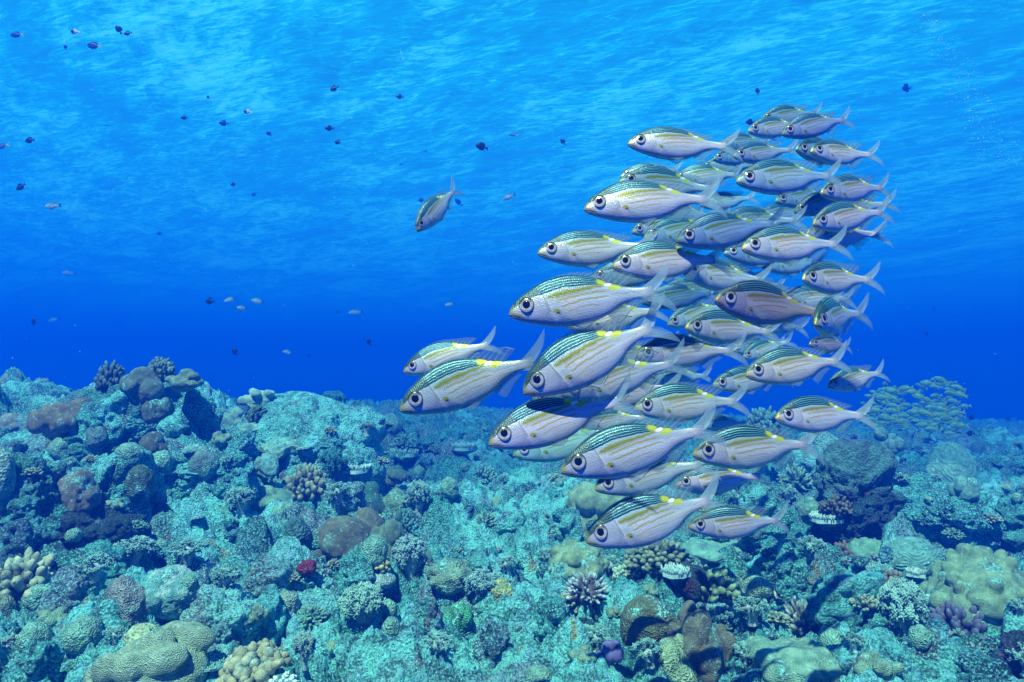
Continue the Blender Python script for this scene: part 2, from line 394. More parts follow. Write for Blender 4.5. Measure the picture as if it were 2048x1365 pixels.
def s_ridged(seed, colr, n=6):
    """dome with meandering ridges"""
    V, Fc = ico(n); D = V.copy()
    q = D * 2.2 + seed + .5 * np.column_stack((vnoise(D * 2 + seed), vnoise(D * 2 + seed + 9), vnoise(D * 2 + seed + 19)))
    rg = np.sin((q[:, 2] * 1.8 + .5 * q[:, 0] + .9 * vnoise(q * 1.3)) * 11); r = 1 + .028 * rg + .16 * fbm(D * 1.1 + seed, 2)
    P = D * r[:, None] * .5; P[:, 2] -= P[:, 2].min() * .75
    return P, [Fc], np.tile(colr, (len(D), 1)) * (1 + .15 * rg[:, None] * .6)
def s_dome(seed, colr, n=5, lump=.12):
    V, Fc = ico(n); D = V.copy(); r = 1 + lump * fbm(D * 1.3 + seed, 3) + .025 * vnoise(D * 9 + seed)
    P = D * r[:, None] * .5; P[:, 2] -= P[:, 2].min() * .7
    return P, [Fc], np.tile(colr, (len(D), 1)) * (1 + .15 * fbm(D * 3 + seed, 3))[:, None]
def tube_set(paths, radii, cols, k=7):
    """tubes through point lists with rounded ends; paths (m, L, 3), radii (m, L), cols (m, L, 3)"""
    paths = np.asarray(paths); m, Ln, _ = paths.shape
    t = np.gradient(paths, axis=1); t /= np.maximum(np.linalg.norm(t, axis=2, keepdims=True), 1e-9)
    ref = np.where(np.abs(t[..., 2:3]) > .9, np.array((1., 0, 0)), np.array((0, 0, 1.)))
    a = np.cross(t, ref); a /= np.maximum(np.linalg.norm(a, axis=2, keepdims=True), 1e-9); b = np.cross(t, a)
    th = np.linspace(0, 2 * math.pi, k, endpoint=False)
    ring = a[:, :, None, :] * np.cos(th)[None, None, :, None] + b[:, :, None, :] * np.sin(th)[None, None, :, None]
    V = paths[:, :, None, :] + ring * np.asarray(radii)[:, :, None, None]
    nV = m * Ln * k; V = V.reshape(-1, 3); C = np.repeat(np.asarray(cols), k, axis=1).reshape(-1, 3)
    i = np.arange(nV).reshape(m, Ln, k); j = np.roll(i, -1, 2)
    Fq = np.stack((i[:, :-1], j[:, :-1], j[:, 1:], i[:, 1:]), -1).reshape(-1, 4)
    tip = paths[:, -1] + t[:, -1] * np.asarray(radii)[:, -1:] * .5
    ti = nV + np.arange(m); Ft = np.stack((i[:, -1], j[:, -1], np.repeat(ti[:, None], k, 1)), -1).reshape(-1, 3)
    return np.vstack((V, tip)), [Fq, Ft], np.vstack((C, np.asarray(cols)[:, -1]))
def join(*parts):
    Vs, Fs, Cs = [], [], []; o = 0
    for V, Fl, C in parts:
        Vs.append(V); Cs.append(C); Fs += [f + o for f in Fl]; o += len(V)
    return np.vstack(Vs), Fs, np.vstack(Cs)
def s_branch(seed, base, tip, n=130, length=.30, thick=.038, core=.26, knob=1.0, flat=.8, up=.25, sub=1):
    """stubby branches bristling from a low core; knob > 1 swells the ends; paler tips"""
    R = np.random.RandomState(seed); g = (np.arange(n) + .5) / n
    z = 1 - g * 1.15; phi = np.arange(n) * 2.39996 + R.uniform(0, .5, n)
    D = np.column_stack((np.sqrt(np.clip(1 - z * z, 0, 1)) * np.cos(phi), np.sqrt(np.clip(1 - z * z, 0, 1)) * np.sin(phi), z)) + R.normal(0, .10, (n, 3))
    D = fin_normals(D); lens = length * R.uniform(.75, 1.2, n)
    s = np.linspace(0, 1, 7); bendv = R.normal(0, .10, (n, 3)); bendv[:, 2] += up
    E = D * np.array((1, 1, flat))
    P = E[:, None, :] * core * .7 + E[:, None, :] * (core * .3 + lens[:, None] * 1)[:, :, None] * s[None, :, None] + bendv[:, None, :] * (lens[:, None] * s[None, :]**2)[:, :, None] * .6
    rad_ = thick * R.uniform(.8, 1.2, n)[:, None] * (np.interp(s, [0, .5, .8, .93, 1], [1.15, 1.0, 1.0 * knob, .85 * knob, .45 * knob]))[None, :] * (1 + .12 * np.sin(s * 25)[None, :])
    C = lerp(np.tile(base, (n, 7, 1)), np.array(tip), (sstep(.55, 1.0, s)[None, :] * R.uniform(.6, 1, n)[:, None]))
    parts = [tube_set(P, rad_, C)]
    if sub:
        # side knobs
        q = R.randint(0, n, n * sub); ss = R.uniform(.45, .85, n * sub); k_ = (ss * 6).astype(int)
        st = P[q, k_]; dr = fin_normals(E[q] * .6 + R.normal(0, .6, (len(q), 3))); s3 = np.linspace(0, 1, 4)
        P2 = st[:, None, :] + dr[:, None, :] * s3[None, :, None] * (thick * 2.1); r2 = thick * .72 * np.interp(s3, [0, .6, 1], [1, .95 * knob, .5])[None, :] * np.ones((len(q), 1))
        C2 = lerp(np.tile(base, (len(q), 4, 1)), np.array(tip), np.clip(s3[None, :] * .8 * np.ones((len(q), 1)), 0, 1)); parts.append(tube_set(P2, r2, C2, 6))
    V0, F0 = ico(3); V0 = V0 * np.array((core, core, core * flat)); parts.append((V0, [F0], np.tile(np.array(base) * .8, (len(V0), 1))))
    V, Fs, C = join(*parts); V = V / (2 * (core + length)) 
    V[:, 2] -= np.percentile(V[:, 2], 3); return V, Fs, C
def s_table(seed, base, tip, n=190, thick=.022):
    R = np.random.RandomState(seed); nt, nr = 48, 10
    th = np.linspace(0, 2 * math.pi, nt, endpoint=False); rr = np.linspace(0, 1, nr)
    edge = .5 * (1 + .10 * np.sin(th * 3 + seed) + .05 * np.sin(th * 7 + 2 * seed))
    parts = []
    for zt, sg in ((.20, 1), (.14, -1)):
        X = rr[:, None] * edge[None, :]; V = np.stack((X * np.cos(th), X * np.sin(th), zt - .10 * (1 - rr[:, None]**2) * (sg < 0) + 0 * X), -1).reshape(-1, 3)
        i = np.arange(nt * nr).reshape(nr, nt); j = np.roll(i, -1, 1); Fq = np.stack((i[:-1], i[1:], j[1:], j[:-1]), -1).reshape(-1, 4)
        parts.append((V, [Fq if sg > 0 else Fq[:, ::-1]], np.tile(base, (len(V), 1))))
    rim = np.stack((edge * np.cos(th), edge * np.sin(th)), -1); V = np.vstack((np.column_stack((rim, np.full(nt, .2))), np.column_stack((rim, np.full(nt, .14)))))
    i = np.arange(nt); j = np.roll(i, -1); parts.append((V, [np.column_stack((i, i + nt, j + nt, j))], np.tile(tip, (len(V), 1))))
    q = np.sqrt(R.uniform(0, 1, n)) * .5; a = R.uniform(0, 2 * math.pi, n); p0 = np.column_stack((q * np.cos(a), q * np.sin(a), np.full(n, .19)))
    d = np.column_stack((q * np.cos(a) * .9, q * np.sin(a) * .9, np.ones(n))) ; s = np.linspace(0, 1, 4); ln = R.uniform(.05, .10, n)
    P = p0[:, None] + d[:, None] * (ln[:, None] * s)[..., None]; r_ = thick * np.interp(s, [0, .7, 1], [1.1, .9, .5])[None] * np.ones((n, 1))
    C = lerp(np.tile(base, (n, 4, 1)), np.array(tip), np.ones((n, 1)) * sstep(.3, 1, s)[None]); parts.append(tube_set(P, r_, C, 6))
    s = np.linspace(0, 1, 5); P = np.column_stack((0 * s, 0 * s, s * .17))[None]; parts.append(tube_set(P, np.interp(s, [0, .5, 1], [.16, .13, .22])[None], np.tile(base, (1, 5, 1)), 14))
    return join(*parts)
def tuft(n, R, spread=1.0, up=.5, lmin=.7):
    D = fin_normals(R.normal(size=(n, 3)) + np.array((0, 0, up))); return D * R.uniform(lmin, 1.0, n)[:, None]
def spikes(origins, dirs, width, c0, c1):
    """three-sided tapering polyps"""
    m = len(origins); D = fin_normals(dirs); ref = np.where(np.abs(D[:, 2:3]) > .9, np.array((1., 0, 0)), np.array((0, 0, 1.)))
    a = np.cross(D, ref); a /= np.linalg.norm(a, axis=1, keepdims=True); b = np.cross(D, a); w_ = np.asarray(width).reshape(-1, 1) * np.ones((m, 1))
    L3 = [origins + w_ * .6 * (a * math.cos(t) + b * math.sin(t)) for t in (0, 2.094, 4.189)]; M3 = [origins + dirs * .75 + w_ * (a * math.cos(t) + b * math.sin(t)) for t in (0, 2.094, 4.189)]
    V = np.stack(L3 + M3 + [origins + dirs], 1).reshape(-1, 3); o = np.arange(m)[:, None] * 7
    Fq = np.vstack([np.column_stack((o + k, o + (k + 1) % 3, o + 3 + (k + 1) % 3, o + 3 + k)) for k in range(3)]); Ft = np.vstack([np.column_stack((o + 3 + k, o + 3 + (k + 1) % 3, o + 6)) for k in range(3)])
    C = np.stack([np.tile(c0, (m, 1))] * 3 + [np.tile(c1, (m, 1))] * 4, 1).reshape(-1, 3)
    return V, [Fq, Ft], C
def s_soft(seed, c0, c1, stalk=(.30, .38, .36), n=110, per=22, crown=.34, rise=.38):
    """soft coral: smooth stalk under a crown of feathery polyps"""
    c0 = np.array(c0) * (.62, .95, .95); c1 = np.array(c1) * (.66, 1.0, 1.0)
    R = np.random.RandomState(seed); parts = []
    s = np.linspace(0, 1, 7); P = np.column_stack((.03 * np.sin(s * 2), 0 * s, s * rise))[None]; parts.append(tube_set(P, np.interp(s, [0, .3, 1], [.13, .10, .20])[None], np.tile(stalk, (1, 7, 1)), 14))
    D = fin_normals(R.normal(size=(n, 3)) * (1, 1, .7) + (0, 0, .55)); heads = D * np.array((crown, crown, crown * .62)) * R.uniform(.75, 1.05, n)[:, None] + (0, 0, rise)
    O = np.repeat(heads, per, 0); parts.append(spikes(O, tuft(n * per, R, up=.3) * .075, .011, c0, c1))
    s3 = np.linspace(0, 1, 4); Pb = np.array((0, 0, rise * .8)) + (heads - (0, 0, rise * .8))[:, None] * s3[None, :, None]; parts.append(tube_set(Pb, np.full((n, 4), .02), np.tile(c0, (n, 4, 1)), 5))
    return join(*parts)
def s_tube(seed, colr, inner=(.03, .03, .05)):
    """sponge: fat vase with an open mouth beside a small lump"""
    n, prof_ = 36, [(.20, 0), (.27, .1), (.31, .24), (.30, .36), (.27, .44), (.22, .455), (.17, .42), (.14, .30), (.10, .2), (.02, .18)]
    th = np.linspace(0, 2 * math.pi, n, endpoint=False); V = np.array([[r * math.cos(t) * 1.25, r * math.sin(t), z] for r, z in prof_ for t in th]); C = np.array([(colr if k < 7 else inner) for k in range(len(prof_)) for t in th])
    V += np.column_stack([.05 * fbm(V * 5 + seed + 9 * q, 3) for q in range(3)]); V[:, 0] += .12
    i = np.arange(n * len(prof_)).reshape(-1, n); j = np.roll(i, -1, 1); Fq = np.stack((i[:-1], j[:-1], j[1:], i[1:]), -1).reshape(-1, 4)
    V2, F2 = ico(4); V2 = V2 * (.20, .17, .16) * (1 + .25 * fbm(V2 * 2 + seed, 2))[:, None] + (-.30, 0, .1)
    return join((V, [Fq], C), (V2, [F2], np.tile(colr, (len(V2), 1))))
def s_fan(seed, c0, c1):
    """upright curved plate with a pale rim"""
    na, nr = 40, 14; a = np.linspace(-1.5, 1.7, na); r = np.linspace(.12, .5, nr); A, Rr = np.meshgrid(a, r, indexing='ij'); Vs, Cs = [], []
    for o in (0, .03):
        rr = Rr + .03 * np.sin(A * 9) * (Rr / .5); Vs.append(np.stack((rr * np.sin(A) * .8, .20 * np.cos(A * 1.2) * rr + o, rr * np.cos(A) * 1.1 + .1), -1).reshape(-1, 3)); Cs.append(lerp(np.tile(c0, (na * nr, 1)), np.array(c1), sstep(.38, .5, Rr.ravel())))
    i = np.arange(na * nr).reshape(na, nr); f1 = np.stack((i[:-1, :-1], i[1:, :-1], i[1:, 1:], i[:-1, 1:]), -1).reshape(-1, 4); m = na * nr
    e = i[:, -1]; f3 = np.column_stack((e[:-1], e[1:], e[1:] + m, e[:-1] + m)); e = i[0]; f4 = np.column_stack((e[:-1], e[1:], e[1:] + m, e[:-1] + m)); e = i[-1]; f5 = np.column_stack((e[:-1], e[1:], e[1:] + m, e[:-1] + m))
    return np.vstack(Vs), [np.vstack((f1, f1[:, ::-1] + m, f3, f4, f5))], np.vstack(Cs)
def s_plate(seed, colr, lobes=5, n=5, thick=.13):
    """flat overlapping shelf"""
    V, Fc = ico(n); D = V.copy(); ph = np.arctan2(D[:, 1], D[:, 0]); rr = 1 + .16 * np.sin(ph * lobes + seed) + .09 * np.sin(ph * 2 + 2 * seed) + .06 * fbm(D * 2.5 + seed, 3)
    P = D.copy(); P[:, 0] *= rr * .5; P[:, 1] *= rr * .5; P[:, 2] = np.sign(D[:, 2]) * np.abs(D[:, 2])**.8 * thick + .035 * fbm(D * 4 + seed, 3) + .06 * vnoise(D * 1.5 + seed)
    P[:, 2] += thick * 1.1
    return P, [Fc], np.tile(colr, (len(D), 1)) * (1 + .2 * fbm(D * 3 + seed + 7, 3))[:, None]

CG = 1
BEIGE = (.22, .34, .22); TAN = (.30, .33, .17); OLIVE = (.12, .20, .10); BROWN = (.15, .13, .075); TURQ = (.15, .42, .36); GREYB = (.16, .17, .14); DKGRN = (.03, .13, .10); PALE = (.30, .50, .44); WHITE = (.55, .80, .72); CHOC = (.10, .075, .05); DARK = (.03, .05, .05)
def pix_ground(px, row):
    """where the view ray through a pixel first meets the reef floor"""
    o = Ppt(px, row, 0.0); d = Ppt(px, row, 1.0) - o
    t = np.geomspace(1.3, 60, 1500); P = o + d[None] * t[:, None]; z = ground(P[:, 0], P[:, 1]); k = np.argmax(P[:, 2] < z)
    return t[k] if P[k, 2] < z[k] else 14.0

LATER = []
def put(name, shape, mat, px, base, wpx, hpx, label, cat, d=None, **kw):
    """stand a shape on the reef: centre column, base row, width and height in photograph pixels; d is about how far off it is.
    Rocks go down at once; corals wait until every rock stands, then settle on what is under them"""
    if callable(shape): stand(name, shape, mat, px, base, wpx, hpx, label, cat, d, **kw)
    else: LATER.append(((name, shape, mat, px, base, wpx, hpx, label, cat, d), kw))
def settle():
    bpy.context.view_layer.update(); dg = bpy.context.evaluated_depsgraph_get(); org = Vector((0, 0, CAMZ)); out = []
    for a, kw in LATER:
        px, base, wpx, d = a[3], a[4], a[5], a[9]
        p1 = Vector(Ppt(px, base - .10 * a[6], 1.0)); dr = (p1 - org); ln = dr.length
        hit, loc, *_ = SC.ray_cast(dg, org + dr * .5, dr.normalized())
        h = ((loc - org).length / ln) if hit else None
        if h is None or (d is not None and h > d * 1.35): h = d if d is not None else 6.0   # only water behind it: trust the estimate
        out.append((a[:9] + (h + .06 * wpx * h / F,), kw))
    for a, kw in out: stand(*a, **kw)
def stand(name, shape, mat, px, base, wpx, hpx, label, cat, d, yaw=0.0, tilt=0.0, lean=0.0, group=None, sink=.06, depthr=None):
    q = Ppt(px, base, d if d is not None else pix_ground(px, base)); sc = (d if d is not None else pix_ground(px, base)) / F; W = wpx * sc; H = hpx * sc
    if callable(shape):
        gap = q[2] - ground(q[0], q[1])[0]
        if gap > 0: H += gap; q[2] -= gap
        V, Fs, C = shape(W, W * (depthr or 1.0), H); V = np.array(V)
    else:
        V, Fs, C = shape
        if name in ('dome_coral', 'lobed_coral', 'draped_coral', 'brain_coral', 'honeycomb_coral', 'ridged_coral', 'fine_coral') and H < W * 1.4: H *= 1.3; sink = .27
        V = np.array(V, float); ext = np.percentile(V, 99.5, 0) - np.percentile(V, .5, 0)
        V = V * np.array((W / max(ext[0], .05), (W if depthr is None else W * depthr) / max(ext[1], .05), H / max(ext[2], .03)))
    V[:, 2] -= sink * H
    o = link(name, np_mesh(name, V, Fs, C), mat)
    o.location = q; o.rotation_euler = (rad(lean), rad(tilt), rad(yaw))
    return tag(o, label, cat, group)

# ------------------------------------------------------------ what stands on the reef
ROCK, CORAL = 'rock', 'coral'
R_ = lambda s, n=6, rough=1.0, c=None: s_rock(s, n, rough, c)
# --- upper left mound and far-left reef
put('reef_rock', R_(1, 7, 1.15), M_ROCKD, 290, 905, 300, 165, 'craggy crusted block forming the summit of the tall reef mound', ROCK, d=5.3)
put('reef_rock', R_(2, 6), M_CRUST, 215, 845, 110, 75, 'pale crusted shoulder rock on the front of the tall mound', ROCK, d=5.0)
put('knobby_coral', s_branch(3, DARK, (.10, .17, .15), 60, .2, .06, .22), M_BRANCH, 222, 775, 52, 62, 'small dark knobby coral on the mound crest, slimmer of the two on top', CORAL, d=5.1)
put('cauliflower_coral', s_branch(4, (.05, .10, .07), (.12, .20, .14), 90, .2, .05, .24, 1.3), M_BRANCH, 321, 752, 50, 46, 'round dark cauliflower coral standing on the very top of the mound', CORAL, d=5.2)
put('draped_coral', s_lobed(5, (.10, .15, .105), 10, .2, (.5, .9)), M_SMOOTH, 285, 785, 80, 62, 'smooth grey-green coral draped over the mound just below its crest', CORAL, d=4.72)
put('draped_coral', s_lobed(6, (.11, .15, .10), 9, .22, (.5, .9)), M_SMOOTH, 308, 825, 62, 50, 'smooth grey-green coral hanging lower down the face of the mound', CORAL, d=4.66)
put('lobed_coral', s_lobed(7, (.16, .25, .17), 7, .35, (.4, .6)), M_SMOOTH, 368, 768, 68, 36, 'pale round-headed coral on the right shoulder of the mound', CORAL, d=4.8)
put('reef_rock', R_(8, 6), M_CRUST, 385, 830, 120, 70, 'speckled rock under the pale round-headed coral on the mound', ROCK, d=5.0)
put('reef_rock', R_(9, 6), M_CRUST, 60, 850, 190, 95, 'hazy knobby rock at the far upper edge of the reef behind the brown lobed coral', ROCK, d=6.8)
put('lobed_coral', s_lobed(10, (.16, .15, .09), 9, .34, (.35, .6), fine=.0), M_SMOOTH, 120, 852, 105, 66, 'brown many-lobed coral beside the tall mound, hollows between its lobes', CORAL, d=5.0)
put('dome_coral', s_dome(11, (.24, .26, .22)), M_SMOOTH, 28, 862, 60, 46, 'pale greyish dome coral at the edge of the view beside the brown many-lobed coral', CORAL, d=4.5)
put('dome_coral', s_dome(12, (.10, .20, .19)), M_FINE, 193, 878, 38, 34, 'small blue-grey dome coral at the foot of the mound', CORAL, d=4.45)
put('reef_rock', R_(13, 7), M_CRUST, 200, 990, 210, 110, 'broad pale crusted rock in front of the tall mound', ROCK, d=4.3)
put('reef_rock', R_(14, 7, 1.15), M_CRUST, 410, 975, 240, 130, 'large crusted rock below the mound, topped by a fine-celled dome coral', ROCK, d=4.9)
put('dome_coral', s_dome(15, (.10, .19, .18)), M_FINE, 411, 938, 62, 58, 'fine-celled blue-green dome coral on the large crusted rock', CORAL, d=4.3)
put('lobed_coral', s_lobed(16, (.10, .12, .075), 8, .2, (.5, .8)), M_SMOOTH, 309, 905, 60, 52, 'dark olive lobed coral in the cleft between two crusted rocks', CORAL, d=4.3)
put('dome_coral', s_dome(17, (.05, .10, .055), lump=.1), M_FINE, 278, 990, 52, 76, 'tall dark olive coral in the shadowed cleft beside the brown dome', CORAL, d=4.1)
put('dome_coral', s_dome(18, (.16, .15, .12), lump=.2), M_SMOOTH, 152, 1002, 72, 78, 'brown-grey dome coral jutting over the dark hollow', CORAL, d=3.65)
put('reef_rock', R_(19, 7, 1.15), M_ROCKD, 60, 1030, 190, 150, 'big crusted ledge rock overhanging the dark hollow at the edge of the view', ROCK, d=3.8)
put('reef_rock', s_rock(20, 6, 1, (.012, .03, .035), (.03, .06, .06)), M_DIM, 140, 1112, 235, 135, 'rock painted dark as the deep shade of the hollow', ROCK, d=3.9)  # dark colour fills the hollow where only shade falls
put('dome_coral', s_dome(21, (.20, .32, .26)), M_BRAIN, -8, 1000, 62, 130, 'pale celled coral head cut by the edge of the view', CORAL, d=3.4)
put('reef_rock', R_(22, 6, 1, (.06, .05, .20)), M_ROCKD, 22, 1102, 90, 72, 'dark bluish purple rock beside the hollow', ROCK, d=3.35)
# --- skyline and the big slab
put('leather_coral', s_lobed(23, (.26, .44, .36), 9, .42, (.28, .42)), M_SMOOTH, 518, 815, 66, 44, 'pale folded leather coral on the skyline at the top of the big slab', CORAL, d=6.2)
put('lobed_coral', s_lobed(24, (.17, .30, .22), 8, .36, (.3, .5)), M_SMOOTH, 462, 850, 62, 40, 'greenish lobed coral below the folded leather coral', CORAL, d=5.9)
put('slab_rock', R_(25, 7, .7, (.20, .76, .74)), M_CRUST, 600, 945, 330, 170, 'broad pale sloping slab of rock with a dark undercut', ROCK, d=5.9, tilt=14, yaw=-8, depthr=.8)
put('cauliflower_coral', s_branch(26, (.03, .08, .06), (.08, .19, .13), 110, .16, .04, .26, 1.2), M_BRANCH, 518, 838, 44, 32, 'small dark cauliflower coral on the upper edge of the big slab', CORAL, d=5.6)
put('plate_coral', s_plate(27, (.17, .35, .29), 4), M_SMOOTH, 502, 868, 70, 24, 'smooth shelf coral at the upper corner of the big slab', CORAL, d=5.25, lean=10)
put('plate_coral', s_plate(28, (.18, .38, .31), 5), M_SMOOTH, 565, 908, 90, 34, 'pale green shelf coral creeping along the undercut of the big slab', CORAL, d=5.0, lean=12)
put('plate_coral', s_plate(29, (.14, .33, .29), 3), M_SMOOTH, 530, 945, 66, 42, 'leaning plate coral in the shade under the big slab', CORAL, d=4.85, lean=26)
put('reef_rock', R_(30, 6), M_ROCKD, 668, 822, 66, 46, 'dark overhanging rock on the skyline behind the big slab', ROCK, d=7.8)
put('reef_rock', R_(31, 6), M_CRUST, 712, 858, 76, 62, 'hazy knobby rock behind the end of the big slab', ROCK, d=7.6)
put('dome_coral', s_dome(32, (.15, .30, .26)), M_FINE, 783, 858, 44, 40, 'far dome coral on the skyline below the leading pair of fish', CORAL, d=9.5)
put('reef_rock', R_(33, 6), M_ROCKD, 815, 885, 64, 50, 'far dark rock below the snout of the largest leading fish', ROCK, d=9.5)
put('reef_rock', R_(34, 6), M_CRUST, 950, 890, 110, 58, 'far blue-tinted rock ridge just ahead of the lilac fish', ROCK, d=10.0)
put('reef_rock', R_(35, 6), M_ROCKD, 870, 905, 80, 44, 'far dark rock in the hollow between two ridges', ROCK, d=9.0)
put('table_coral', s_table(36, (.14, .30, .26), (.40, .62, .55)), M_BRANCH, 811, 925, 56, 26, 'far pale-topped table coral in the middle distance', CORAL, d=7.4)
put('cauliflower_coral', s_branch(37, (.05, .15, .13), (.2, .36, .30), 120, .16, .035, .28), M_BRANCH, 812, 898, 60, 34, 'hazy domed branching coral behind the far table coral', CORAL, d=8.0)
put('table_coral', s_table(38, (.14, .30, .26), (.38, .60, .55)), M_BRANCH, 928, 912, 50, 24, 'far table coral under the ridge ahead of the lilac fish', CORAL, d=8.2)
put('dome_coral', s_lobed(39, (.10, .17, .10), 6, .2, (.5, .8)), M_SMOOTH, 792, 962, 56, 34, 'olive lobed coral on the end of the big slab', CORAL, d=5.6)
# --- middle ground
put('plate_coral', s_lobed(40, (.16, .31, .20), 9, .2, (.45, .8)), M_SMOOTH, 530, 1024, 118, 66, 'olive-green mushroom-shaped coral overhanging a dark gap', CORAL, d=4.45)
put('finger_coral', s_branch(41, (.10, .10, .055), (.30, .34, .20), 120, .22, .042, .24, 1.25), M_BRANCH, 612, 992, 88, 72, 'brown knobby finger coral beside the olive mushroom-shaped coral', CORAL, d=4.6)
put('feathery_coral', s_soft(42, (.03, .13, .13), (.06, .22, .21), (.05, .15, .14), 90, 16, .36, .3), M_SOFT, 668, 962, 50, 58, 'dark teal feathery coral under the edge of the big slab', CORAL, d=4.8)
put('table_coral', s_table(43, (.10, .20, .20), WHITE), M_BRANCH, 708, 958, 66, 28, 'dark table coral with white tips below the big slab', CORAL, d=4.75)
put('reef_rock', R_(44, 6, 1, (.24, .30, .36)), M_CRUST, 690, 1012, 100, 56, 'mauve crusted rock below the white-tipped table coral', ROCK, d=4.5)
put('lobed_coral', s_lobed(45, DKGRN, 9, .3, (.35, .6)), M_SMOOTH, 742, 1035, 66, 84, 'dark green lobed column coral in the middle of the reef', CORAL, d=4.4)
put('dome_coral', s_ridged(46, (.13, .24, .15), 5), M_FINE, 792, 1012, 50, 42, 'olive ridged dome coral beside the dark green column', CORAL, d=4.7)
put('soft_coral', s_soft(47, (.20, .26, .24), (.36, .44, .40)), M_SOFT, 836, 1030, 44, 50, 'small pale grey soft coral beside the olive ridged dome', CORAL, d=4.6)
put('finger_coral', s_branch(48, (.03, .10, .08), (.10, .28, .22), 80, .26, .04, .18), M_BRANCH, 806, 1066, 50, 52, 'dark green branching coral below the small pale grey soft coral', CORAL, d=4.2)
put('lobed_coral', s_lobed(49, (.135, .14, .085), 12, .30, (.45, .75), 6, col2=(.15, .22, .15)), M_SMOOTH, 690, 1112, 165, 108, 'big brown lobed boulder coral in the centre of the reef', CORAL, d=3.75)
put('lobed_coral', s_lobed(50, (.13, .21, .14), 6, .22, (.5, .8)), M_SMOOTH, 775, 1100, 70, 76, 'grey-green smooth lobe leaning on the big brown boulder coral', CORAL, d=3.85)
put('fine_coral', s_dome(51, (.04, .12, .11)), M_BRAIN, 592, 1078, 56, 54, 'dark teal celled coral in the gap beside the big brown boulder coral', CORAL, d=3.9)
put('reef_rock', R_(52, 7, 1, (.30, .40, .42)), M_CRUST, 590, 1165, 210, 92, 'pale mauve crusted rock sloping to a dark hollow', ROCK, d=3.4)
put('reef_rock', R_(53, 6), M_CRUST, 725, 1118, 96, 42, 'white-crusted rock at the foot of the big brown boulder coral', ROCK, d=3.45)
put('red_sponge', s_lobed(54, (.15, .02, .025), 8, .3, (.3, .6), 4), M_FINE, 617, 1146, 36, 32, 'dark red sponge on the pale mauve rock', 'sponge', d=3.15)
put('finger_coral', s_branch(55, (.22, .20, .06), (.50, .48, .22), 40, .22, .06, .16, 1.1), M_BRANCH, 756, 1138, 54, 30, 'small yellow finger coral under the white-crusted rock', CORAL, d=3.3)
put('brain_coral', s_dome(56, (.26, .36, .34)), M_FINE, 760, 1164, 62, 28, 'flat grey brain coral below the yellow finger coral', CORAL, d=3.2)
put('soft_coral', s_soft(57, (.24, .27, .28), (.38, .42, .42)), M_SOFT, 818, 1162, 64, 58, 'grey tufted soft coral beside the flat grey brain coral', CORAL, d=3.25)
put('lobed_coral', s_ridged(58, (.21, .33, .24), 5), M_SMOOTH, 838, 1132, 52, 62, 'smooth beige upright coral behind the grey tufted soft coral', CORAL, d=3.5)
put('dome_coral', s_lobed(59, (.17, .28, .19), 16, .12, (.2, .4), fine=.03), M_FINE, 900, 1160, 92, 52, 'broad beige-green dome coral beside the smooth upright coral', CORAL, d=3.5)
put('reef_rock', R_(60, 6), M_ROCKD, 957, 1152, 58, 52, 'dark pitted rock between the beige dome and the honeycomb coral', ROCK, d=3.6)
put('honeycomb_coral', s_dome(61, (.22, .27, .11)), M_BRAIN, 1002, 1188, 62, 40, 'yellowish honeycomb coral in the middle of the rubble', CORAL, d=3.4)
put('reef_rock', R_(62, 6), M_CRUST, 890, 1012, 100, 62, 'grey-green rubble rock in the open middle of the reef', ROCK, d=5.2)
put('reef_rock', R_(63, 6), M_CRUST, 1010, 1060, 80, 46, 'pale round rubble rock before the beige lobed coral', ROCK, d=4.6)
put('cauliflower_coral', s_branch(64, (.06, .16, .13), (.22, .42, .32), 110, .16, .034, .28), M_BRANCH, 965, 962, 56, 40, 'hazy green cauliflower coral in the middle distance', CORAL, d=6.2)
put('cauliflower_coral', s_branch(65, (.06, .16, .13), (.25, .45, .35), 110, .16, .034, .28), M_BRANCH, 972, 1052, 46, 34, 'green-tinted cauliflower coral beside the pale round rubble rock', CORAL, d=4.7)
put('dome_coral', s_dome(66, (.20, .36, .22)), M_SMOOTH, 995, 1008, 26, 20, 'tiny pale green dome coral in the open rubble', CORAL, d=5.6)
# --- under the school
put('lobed_coral', s_lobed(67, (.25, .36, .20), 9, .28, (.45, .75), 6), M_SMOOTH, 1190, 1052, 125, 112, 'tall beige lobed coral beneath the low front of the school', CORAL, d=4.1)
put('reef_rock', R_(68, 6), M_ROCKD, 1140, 1085, 70, 75, 'dark rock at the foot of the tall beige lobed coral', ROCK, d=4.15)
put('lobed_coral', s_lobed(69, (.24, .35, .19), 26, .10, (.16, .3), 6), M_SMOOTH, 1155, 1145, 120, 74, 'knobbly beige slab coral below the tall beige lobed coral', CORAL, d=3.65, tilt=-12)
put('finger_coral', s_branch(70, (.10, .14, .08), (.26, .32, .20), 150, .16, .034, .30, 1.2), M_BRANCH, 1315, 1128, 122, 56, 'wide brown-green finger coral under the lowest large fish', CORAL, d=3.75)
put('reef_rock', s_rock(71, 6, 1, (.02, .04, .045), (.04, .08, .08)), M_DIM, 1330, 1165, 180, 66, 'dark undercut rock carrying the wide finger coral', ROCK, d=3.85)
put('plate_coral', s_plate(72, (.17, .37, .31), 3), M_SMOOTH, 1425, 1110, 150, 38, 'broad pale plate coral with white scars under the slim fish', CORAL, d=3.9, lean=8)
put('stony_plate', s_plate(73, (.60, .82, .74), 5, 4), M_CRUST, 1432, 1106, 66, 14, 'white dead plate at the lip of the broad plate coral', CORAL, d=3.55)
put('staghorn_coral', s_branch(74, (.10, .085, .09), (.55, .66, .66), 85, .20, .030, .26, .9, .7), M_BRANCH, 1173, 1192, 84, 54, 'purplish coral bush with many white tips on a dark stalk', CORAL, d=3.25)
